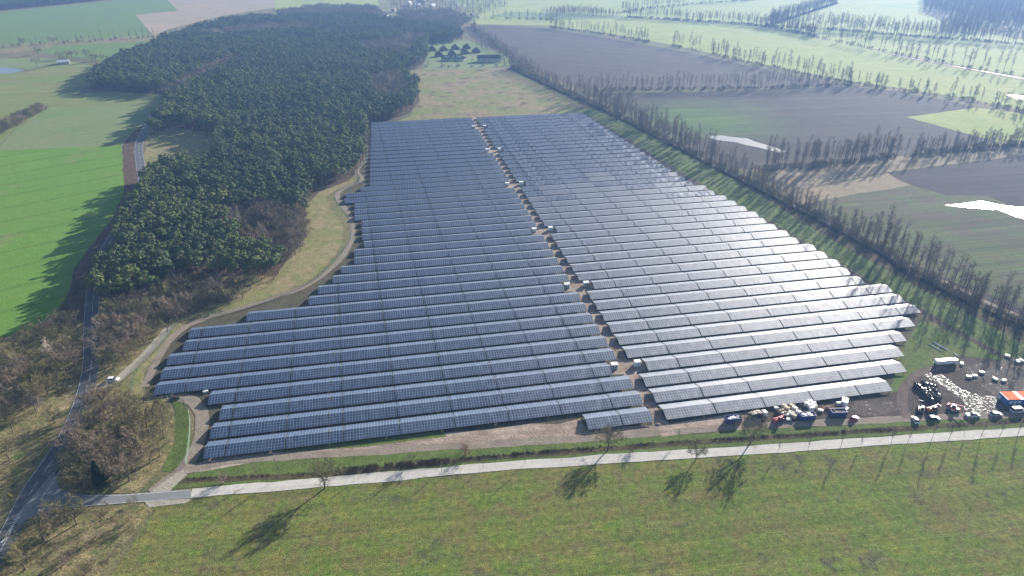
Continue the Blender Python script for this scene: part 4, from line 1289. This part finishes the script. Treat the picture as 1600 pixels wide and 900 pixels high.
huts = [(675, 79, 'dark'), (693, 79, 'red'), (711, 77, 'dark'), (729, 76, 'dark'), (686, 88, 'dark'), (706, 86, 'dark'), (726, 84, 'dark'), (744, 82, 'dark')]
for i, (x, y, rf) in enumerate(huts):
    house('holiday_house', 'house', G(x, y), R(20), 9.5, 9.0, 2.6, 4.6, M['roofred' if rf == 'red' else 'roofdark'], M['timber'], True,
          ('brownish' if rf == 'red' else 'dark') + ' pyramid-roofed house, %s from the left in the %s row of the settlement' % (ordinal(i % 4 + 1), 'back' if i < 4 else 'front'), 'pyramid-roofed houses')
for i, (x, y) in enumerate([(700, 94), (719, 94)]):
    house('barn', 'barn', G(x, y), R(-30), 15, 9, 3, 2.6, M['roofdark'], M['walls'], False, '%s long barn with pale skylight in front of the pyramid-roofed houses' % ('left' if i == 0 else 'right'), 'long barns')
    b = MB(); p = G(x + 3, y)
    b.box((0, 0, 0), (7, 2.6, .15)); bo = b.build('roof_sheet', M['roofpale']); par = [o for o in bpy.data.objects if o.name.startswith('barn')][-1]
    bo.parent = par; bo.location = (0, -2.6, 4.45); bo.rotation_euler = (R(27), 0, 0)
for i, (x, y, rf) in enumerate([(753, 96, 'dark'), (764, 96, 'red'), (775, 96, 'dark')]):
    house('farm_house', 'house', G(x, y), R(10), 11, 7, 4.5, 3.8, M['roof' + rf], M['walls'], False, '%s of three gabled houses on the right side of the settlement' % ORD[i + 1], 'gabled houses beside the avenue')
vil = [(594, 47, 'pale'), (609, 41, 'pale'), (606, 31, 'pale'), (601, 25, 'dark'), (640, 8, 'pale'), (652, 11, 'pale'), (616, 19, 'red'), (634, 14, 'red'), (664, 6, 'dark'), (693, 24, 'dark'), (704, 27, 'pale'), (722, 28, 'red'), (676, 12, 'pale'), (655, 3, 'red'), (740, 27, 'dark')]
for i, (x, y, rf) in enumerate(vil):
    house('village_house', 'house', G(x, y), R(15 + 37 * i % 80), 14, 9, 4, 4, M['roof' + rf], M['walls'], False, '%s-roofed village house behind the forest, %s of the group' % (rf, ordinal(i + 1)), 'village houses behind the forest')
house('field_barn', 'barn', G(100, 100), R(30), 13, 8, 3, 2.4, M['roofpale'], M['walls'], False, 'small grey barn among trees by the left-hand fields', None)

# ------------------------------------------------------------------ fence
M['fencegreen'] = plain('green_fence_wire', (.05, .10, .05), .6)
M['fencepost'] = plain('fence_post', (.25, .30, .24), .6)


def fence(pts, label, hgt=2.0):
    P = spline([G(*p) for p in pts], 2.6)
    r = empty('wire_fence', P[0]); tag(r, label, 'fence')
    o = P[0]
    m = MB()
    for a, b in zip(P[:-1], P[1:]):
        for k in range(9):
            z = .1 + k * (hgt - .15) / 8
            m.tube(a - o + Vector((0, 0, z)), b - o + Vector((0, 0, z)), .02, .02, 3, 0, False)
        for k in range(8):
            q = a.lerp(b, k / 8) - o
            m.tube(q + Vector((0, 0, .1)), q + Vector((0, 0, hgt)), .014, .014, 3, 0, False)
    m.build('wire_mesh', M['fencegreen'], r)
    step = max(1, len(P) // 95)
    for p in P[::step]:
        b = MB(); b.box(((p - o).x, (p - o).y, hgt / 2 + .05), (.09, .09, hgt + .1)); b.build('post', M['fencepost'], r)


fence([(206, 612), (212, 584), (232, 560), (254, 538), (276, 509), (298, 498), (340, 492), (400, 477), (470, 450), (508, 425), (538, 391), (549, 366), (545, 343), (526, 318), (523, 303), (540, 293), (563, 283), (557, 268), (573, 250), (573, 225), (570, 199)],
      'green wire fence winding along the left side of the panel field')
fence([(262, 624), (282, 625), (292, 638), (297, 655), (297, 680), (294, 708), (291, 728)], 'green wire fence curving around the bright green corner by the copse')

# ------------------------------------------------------------------ vehicles and the yard
def paint(name, col, rough=.35): return plain(name, col, rough, 0, .06)


M['white'] = paint('white_paint', (.78, .78, .77)); M['silver'] = paint('silver_paint', (.45, .46, .47)); M['red'] = paint('red_paint', (.55, .03, .03)); M['orange'] = paint('orange_red_paint', (.62, .10, .03))
M['blue'] = paint('dark_blue_paint', (.02, .05, .22)); M['blue2'] = paint('mid_blue_paint', (.05, .16, .42)); M['black'] = paint('black_paint', (.02, .02, .022)); M['tyre'] = plain('tyre_rubber', (.02, .02, .02), .85)
M['beige'] = plain('beige_crates', (.55, .45, .33), .8); M['film'] = plain('white_film', (.75, .75, .74), .45); M['wood'] = plain('raw_wood', (.36, .25, .15), .85, var=.25)
M['lamp'] = plain('lamp_glass', (.7, .7, .65), .2); M['yellow2'] = paint('yellow_sign', (.75, .55, .02)); M['roofor'] = plain('orange_sheet', (.85, .15, .03), .8, spec=.1)


def wheel(parent, x, y, r, wd=.25):
    b = MB(); b.tube((x, y - wd / 2, r), (x, y + wd / 2, r), r, r, 14); o = b.build('wheel', M['tyre'], parent)
    b = MB(); sgn = 1 if y > 0 else -1
    b.tube((x, y + sgn * (wd / 2 - .02), r), (x, y + sgn * (wd / 2 + .02), r), r * .55, r * .5, 10); b.build('rim', M['silver'], o)


def car(loc, rz, mat, label, L=4.5, W=1.8, hh=1.45, kind='car', bed=False, roofm=None):
    r = empty('parked_' + kind, loc, rz); tag(r, label, kind)
    h = L / 2
    b = MB()
    z1 = hh * .58
    b.prism([(-h, .3), (h - .1, .3), (h, .45), (h, z1 - .15), (h - .9, z1), (-h + .3, z1), (-h, z1 - .12)], -W / 2, W / 2)
    b.build('body', mat, r)
    g = MB()
    if kind == 'van': a0, a1, b0, b1 = -h + .05, h - 1.1, -h + .12, h - 1.7
    elif bed: a0, a1, b0, b1 = -.5, h - 1.0, -.35, h - 1.7
    else: a0, a1, b0, b1 = -h + .25, h - 1.0, -h + .85, h - 1.9
    wi = W / 2 - .08
    wt = W / 2 - .22
    P = [(a0, -wi, z1), (a1, -wi, z1), (a1, wi, z1), (a0, wi, z1), (b0, -wt, hh), (b1, -wt, hh), (b1, wt, hh), (b0, wt, hh)]
    for f in ((0, 1, 5, 4), (1, 2, 6, 5), (2, 3, 7, 6), (3, 0, 4, 7)): g.face([P[i] for i in f])
    g.build('window_band', M['glass'], r)
    t = MB(); t.box(((b0 + b1) / 2, 0, hh + .02), (b1 - b0 + .08, wt * 2 + .06, .07), bev=.03); t.build('roof', roofm or mat, r)
    if bed:
        t = MB(); t.box((-h + .95, 0, z1 + .03), (1.6, W - .3, .05)); t.build('load_bed', M['black'], r)
    for x in (-h + .85, h - .85):
        for y in (-W / 2 + .1, W / 2 - .1): wheel(r, x, y, .33)
    for y in (-W / 2 + .3, W / 2 - .3):
        t = MB(); t.box((h - .02, y, z1 - .28), (.08, .35, .16)); t.build('headlight', M['lamp'], r)
    return r


def skip(loc, rz, mat, loadm, label, L=5.6, W=2.3, hh=2.0, load='flat'):
    r = empty('skip_container', loc, rz); tag(r, label, 'skip')
    b = MB()
    b.box((0, 0, .2), (L, W, .2))
    for s in (-1, 1):
        b.box((0, s * (W / 2 - .05), hh / 2 + .15), (L, .1, hh)); b.box((s * (L / 2 - .05), 0, hh / 2 + .15), (.1, W - .2, hh))
    b.build('body', mat, r)
    for s in (-1, 1):
        c = MB()
        for i in range(7): c.box((-L / 2 + .4 + i * (L - .8) / 6, s * (W / 2 + .05), hh / 2 + .1), (.12, .1, hh - .2))
        c.build('side_rib', mat, r)
        c = MB(); c.box((0, s * (W / 2 + .02), hh + .18), (L + .1, .16, .1)); c.build('top_rail', mat, r)
    rr = random.Random(int(loc.x))
    c = MB()
    for i in range(22):
        c.box((rr.uniform(-L / 2 + .7, L / 2 - .7), rr.uniform(-W / 2 + .5, W / 2 - .5), hh * rr.uniform(.75, 1.0)), (rr.uniform(.5, 1.3), rr.uniform(.3, .8), .25), rr.uniform(0, 3))
    c.build('load', loadm, r)
    return r


def telehandler(loc, rz, mat, label, up=.2, name='telehandler'):
    r = empty(name, loc, rz); tag(r, label, 'telehandler')
    b = MB(); b.box((0, 0, .95), (4.4, 1.5, .6), bev=.1); b.box((-1.6, .2, 1.35), (1.2, 1.4, .5), bev=.1); b.build('chassis', mat, r)
    b = MB(); b.box((.1, -.55, 1.85), (1.5, .95, 1.2), taper=.85); c = b.build('cab', M['glass'], r)
    b = MB(); b.box((.1, -.55, 2.5), (1.4, 1.0, .1), bev=.03); b.build('roof', mat, c)
    b = MB(); b.tube((-1.8, .35, 1.7), (2.9 * math.cos(up), .35, 1.7 + 3.2 * math.sin(up)), .22, .17, 4); b.build('boom', mat, r)
    b = MB()
    x = 2.9 * math.cos(up) + .3; z = 1.5 + 3.2 * math.sin(up) - .5
    b.box((x, .35, z + .3), (.12, 1.3, .8)); b.box((x + .6, 0, z), (1.2, .14, .08)); b.box((x + .6, .7, z), (1.2, .14, .08)); b.build('fork', M['black'], r)
    for sx in (-1.4, 1.4):
        for sy in (-.95, .95): wheel(r, sx, sy, .58, .42)
    return r


def truck(loc, rz, label):
    r = empty('flatbed_truck', loc, rz); tag(r, label, 'truck')
    b = MB(); b.box((-.8, 0, 1.0), (10.0, 2.3, .25)); b.build('flatbed', M['black'], r)
    b = MB(); b.box((5.1, 0, 1.75), (2.0, 2.4, 2.3), bev=.15); c = b.build('cab', M['white'], r)
    b = MB(); b.box((6.09, 0, 2.2), (.08, 2.0, .8)); b.build('windscreen', M['glass'], c)
    r.scale = (.8, .85, .8)
    for i in range(3):
        b = MB(); b.box((-4.2 + i * 3.1, 0, 2.15), (2.9, 2.3, 2.0), bev=.06); b.build('cargo_box', M['white'], r)
    for x in (-4.6, -3.4, 1.0, 4.9):
        for y in (-1.05, 1.05): wheel(r, x, y, .5, .3)
    return r


def crate_stack(loc, rz, n, mat, label, group, w=1.15, name='wrapped_pallet'):
    r = empty(name, loc, rz); tag(r, label, 'pallet', group)
    b = MB()
    for s in (-1, 0, 1): b.box((0, s * .45, .07), (1.9, .1, .12))
    b.box((0, 0, .15), (1.9, w, .04)); b.build('pallet', M['wood'], r)
    b = MB(); b.box((0, 0, .17 + n * .35), (1.85, w - .04, n * .7), bev=.05); b.build('load', mat, r)
    b = MB()
    for x in (-.5, .5): b.box((x, 0, .17 + n * .35), (.05, w + .0, n * .7 + .02))
    b.build('strap', M['black'], r)
    return r


def drum(loc, rz, s, label, group, lying=False):
    r = empty('cable_drum', loc, rz); tag(r, label, 'cable drum', group)
    for y in (-.5, .5):
        b = MB(); b.tube((0, y * s - .05, .85 * s), (0, y * s + .05, .85 * s), .85 * s, .85 * s, 16); b.build('flange', M['blackwood'], r)
    b = MB(); b.tube((0, -.44 * s, .85 * s), (0, .44 * s, .85 * s), .62 * s, .62 * s, 14); b.build('cable_winding', M['black'], r)
    return r


M['blackwood'] = plain('dark_stained_wood', (.05, .045, .045), .7)


def Z1(zx, zy): return G(1400 + zx / 7.2, 540 + zy / 7.2)
def Z2(zx, zy): return G(1120 + zx / 6.667, 600 + zy / 6.667)


truck(Z1(548, 212), R(8), 'white truck with three boxes on its bed at the edge of the yard')
dr = [(220, 440), (250, 460), (300, 425), (335, 430), (385, 450), (425, 455), (285, 485), (320, 492), (360, 485), (405, 485), (300, 515), (335, 520), (370, 515), (440, 510), (325, 548), (360, 550), (400, 545), (470, 560), (385, 580), (420, 575), (455, 590), (345, 578), (480, 585), (395, 610)]
for i, (x, y) in enumerate(dr):
    drum(Z1(x, y + 20), rt.uniform(-.5, .9), rt.uniform(.95, 1.2), 'black cable drum in the dense cluster beside the muddy loop track', 'black cable drums')
wp = [(815, 360), (880, 350), (960, 310), (1110, 385), (1210, 402), (1250, 125), (1365, 188), (1405, 176), (735, 212)]
WL = ['white wrapped pallet lying farthest left in the mud near the truck', ]
for i, (x, y) in enumerate(wp):
    crate_stack(Z1(x, y), rt.uniform(0, 3), 1, M['film'], 'white wrapped pallet strewn in the wet mud of the right-hand yard', 'wrapped pallets strewn in the mud', 1.2)
telehandler(Z1(265, 745), R(60), M['black'], 'dark brown telehandler, left of the three machines on the yard track', .5)
telehandler(Z1(400, 735), R(20), M['orange'], 'orange telehandler, middle of the three machines on the yard track', .1)
telehandler(Z1(640, 720), R(-45), M['red'], 'big red telehandler, right of the three machines on the yard track', .35)
car(Z1(855, 795), R(5), M['white'], 'white pickup on the verge edge, left of the silver car', 5.0, 1.9, 1.7, 'pickup', True)
car(Z1(1118, 785), R(4), M['silver'], 'silver car parked between the white pickup and the grey van', 4.4, 1.8, 1.5)
car(Z1(1365, 748), R(6), M['silver'], 'grey van with a white roof at the right picture edge', 5.2, 1.95, 2.2, 'van', False, M['white'])
car(Z1(215, 850), R(80), M['white'], 'small white car on the verge below the dark telehandler', 3.9, 1.65, 1.45)
car(Z1(418, 830), R(3), M['black'], 'black car on the verge below the orange telehandler', 4.4, 1.8, 1.45)


def site_box(loc, rz, label):
    r = empty('site_container', loc, rz); tag(r, label, 'container', 'blue site containers with orange roofs')
    b = MB(); b.box((0, 0, 1.35), (6.0, 4.9, 2.6)); b.build('body', M['blue2'], r)
    b = MB(); b.box((-.4, 0, 2.72), (4.3, 4.95, .12)); b.build('orange_roof', M['roofor'], r)
    b = MB(); b.box((2.45, 0, 2.72), (1.2, 4.95, .12)); b.build('dark_roof_strip', M['blue'], r)
    for x in (-1.6, 1.6):
        b = MB(); b.box((x, -2.47, 1.5), (1.2, .08, 1.0)); b.build('window', M['white'], r)
    b = MB(); b.box((0, -2.47, 1.1), (.9, .08, 2.0)); b.build('door', M['white'], r)


site_box(Z1(1275, 628), R(2), 'blue site container with orange roof, left one at the right picture edge')
site_box(Z1(1275, 628) + Vector((6.4, .3, 0)), R(2), 'blue site container with orange roof, right one cut by the picture edge')
b_ = Z1(1180, 600)
tag(crate_stack(b_, R(2), 2, M['film'], 'white wrapped pallet at the left end of the blue containers', None), None)

skip(Z2(165, 392), R(8), M['blue'], M['film'], 'dark blue skip full of white sheeting, leftmost on the dirt track')
t_ = empty('loaded_truck', Z2(400, 345), R(12)); tag(t_, 'dark truck with beige load and white cab beside the leftmost skip', 'truck')
b = MB(); b.box((0, 0, 1.1), (5.0, 2.3, 1.5)); b.build('body', M['black'], t_)
b = MB()
for i in range(26): b.box((rt.uniform(-2, 2), rt.uniform(-.8, .8), 2.0 + rt.uniform(-.1, .25)), (rt.uniform(.5, 1.2), rt.uniform(.3, .8), .3), rt.uniform(0, 3))
b.build('load', M['beige'], t_)
b = MB(); b.box((3.5, 0, 1.35), (1.6, 2.1, 1.7), bev=.12); cb = b.build('cab', M['white'], t_)
b = MB(); b.box((4.3, 0, 1.7), (.07, 1.8, .6)); b.build('windscreen', M['glass'], cb)
for x in (-1.5, 3.4):
    for y in (-1.0, 1.0): wheel(t_, x, y, .45, .3)
k = 0
for row_, (x0, y0, n_) in enumerate([(620, 262, 6), (660, 292, 5), (700, 250, 6), (745, 305, 5), (780, 250, 4), (820, 290, 4)]):
    for j in range(n_ // 2 + 1):
        crate_stack(Z2(x0 + j * 26, y0 + j * 24), R(-40), rt.choice([1, 2]), M['beige'] if k % 3 else M['film'], 'beige crate pallet in the dense stack between the red tractor and skips', 'crate pallets stacked in front of the panels'); k += 1
for i, (x, y) in enumerate([(930, 225), (965, 245), (1000, 225), (965, 205), (1010, 255), (985, 275)]):
    crate_stack(Z2(x, y), R(12), 2, M['film'], 'white wrapped pallet in the close group behind the middle blue skip', 'white pallets behind the middle skip')
telehandler(Z2(640, 390), R(25), M['red'], 'red tractor-like telehandler in front of the beige crate pallets', .0)
crate_stack(Z2(742, 378), R(5), 1, M['film'], 'low white pallet right beside the red telehandler', None)
crate_stack(Z2(1078, 285), R(-20), 1, M['film'], 'low white pallet alone on the dirt between two skips', None)
skip(Z2(935, 360), R(8), M['blue'], M['film'], 'dark blue skip with white load, middle of the three skips')
skip(Z2(1258, 322), R(3), M['blue'], M['soil'], 'dark blue skip with brown load, right of the three skips')
crate_stack(Z2(1265, 225), R(0), 2, M['silver'], 'grey pallet stack beside the white storage container', None)
crate_stack(Z2(1345, 270), R(40), 1, M['film'], 'low white pallet behind the right-hand blue skip', None)
r_ = empty('storage_container', Z2(1325, 212), R(60)); tag(r_, 'small white storage container at the edge of the front row', 'container')
b = MB(); b.box((0, 0, 1.1), (3.4, 2.2, 2.1), bev=.05); b.build('body', M['white'], r_)
b = MB(); b.box((1.72, 0, 1.1), (.06, 1.9, 1.8)); b.build('door', M['silver'], r_)
b = MB()
rr = random.Random(9)
for i in range(60):
    a = rr.uniform(0, 6.28); q = rr.uniform(0, 1) ** .6
    z = .1 + (1 - q) * 1.1
    c = Vector((math.cos(a) * q * 2.6, math.sin(a) * q * 1.8, z))
    d = Vector((rr.uniform(-1, 1), rr.uniform(-1, 1), rr.uniform(-.3, .3))).normalized() * rr.uniform(.5, 1.2)
    b.tube(c - d, c + d, .09, .09, 4)
o = b.build('timber_pile', M['wood']); o.location = Z2(1180, 262); tag(o, 'heap of pale scrap timber behind the right-hand blue skip', 'timber pile')
car(Z2(1425, 372), R(30), M['red'], 'small red car alone on the dirt track', 3.6, 1.6, 1.5)
b = MB()
for i, (p, q, lab) in enumerate([((1451, 538), (1471, 549.5), 'white pipe on grass, left one of the long pair'), ((1458, 535), (1480, 547.5), 'white pipe on grass, right one of the long pair'), ((1489.5, 552), (1495.5, 557), 'short white pipe on grass near the long pair')]):
    a, c = G(*p), G(*q)
    m_ = MB(); m_.tube((0, 0, .2), (c - a) + Vector((0, 0, .2)), .2, .2, 8)
    o = m_.build('pipe', M['white']); o.location = a; tag(o, lab, 'pipe', 'white pipes lying on the grass')

# left-hand small things
car(G(176.5, 595), R(8), M['white'], 'white car with dark windows on the pale farm track by the road', 4.6, 1.85, 1.6)
b = empty('timber_trailer', G(276, 622), R(-4)); tag(b, 'dark brown timber stack on the dirt track by the copse corner', 'timber stack')
m_ = MB()
for i in range(9):
    m_.tube((-1.6, -.6 + (i % 4) * .35, .3 + (i // 4) * .3), (1.6, -.6 + (i % 4) * .35, .3 + (i // 4) * .3), .16, .16, 7)
m_.build('log_layer', M['timber'], b)
m_ = MB()
for x in (-1, 1): m_.box((x, 0, .08), (.15, 1.6, .15))
m_.build('bearer', M['wood'], b)
crate_stack(G(321.5, 613.5), R(30), 1, M['film'], 'white bag pallet at the left end of a panel row', None, 1.0)
s_ = empty('road_sign', G(20, 781), R(-20)); tag(s_, 'yellow road sign on a post left of the main road', 'road sign')
m_ = MB(); m_.tube((0, 0, 0), (0, 0, 2.4), .05, .05, 8); m_.build('post', M['steel'], s_)
m_ = MB(); m_.box((0, -.08, 2.2), (1.5, .05, 1.0), bev=.02); m_.build('sign_board', M['yellow2'], s_)
s_ = empty('road_sign', G(112, 608), R(-10)); tag(s_, 'small white sign board in the scrub left of the main road', 'road sign')
m_ = MB(); m_.tube((0, 0, 0), (0, 0, 1.6), .05, .05, 8); m_.build('post', M['steel'], s_)
m_ = MB(); m_.box((0, -.08, 1.5), (1.2, .05, .9), bev=.02); m_.build('sign_board', M['white'], s_)
crate_stack(G(652, 190), R(10), 1, M['black'], 'dark low box standing behind the rearmost left panel row', None, 1.2)

# ------------------------------------------------------------------ haze
hm = bpy.data.materials.new('haze')
hm.use_nodes = True
t = hm.node_tree
t.nodes.clear()
ov = t.nodes.new('ShaderNodeOutputMaterial')
pv = t.nodes.new('ShaderNodeVolumePrincipled')
pv.inputs['Color'].default_value = (.30, .53, 1.0, 1)
pv.inputs['Density'].default_value = HAZE = .00015
pv.inputs['Anisotropy'].default_value = .3
t.links.new(pv.outputs[0], ov.inputs['Volume'])
b = MB(); b.box((0, 1900, 84), (7000, 5000, 170))
ho = b.build('haze', hm)
tag(ho, kind='stuff')
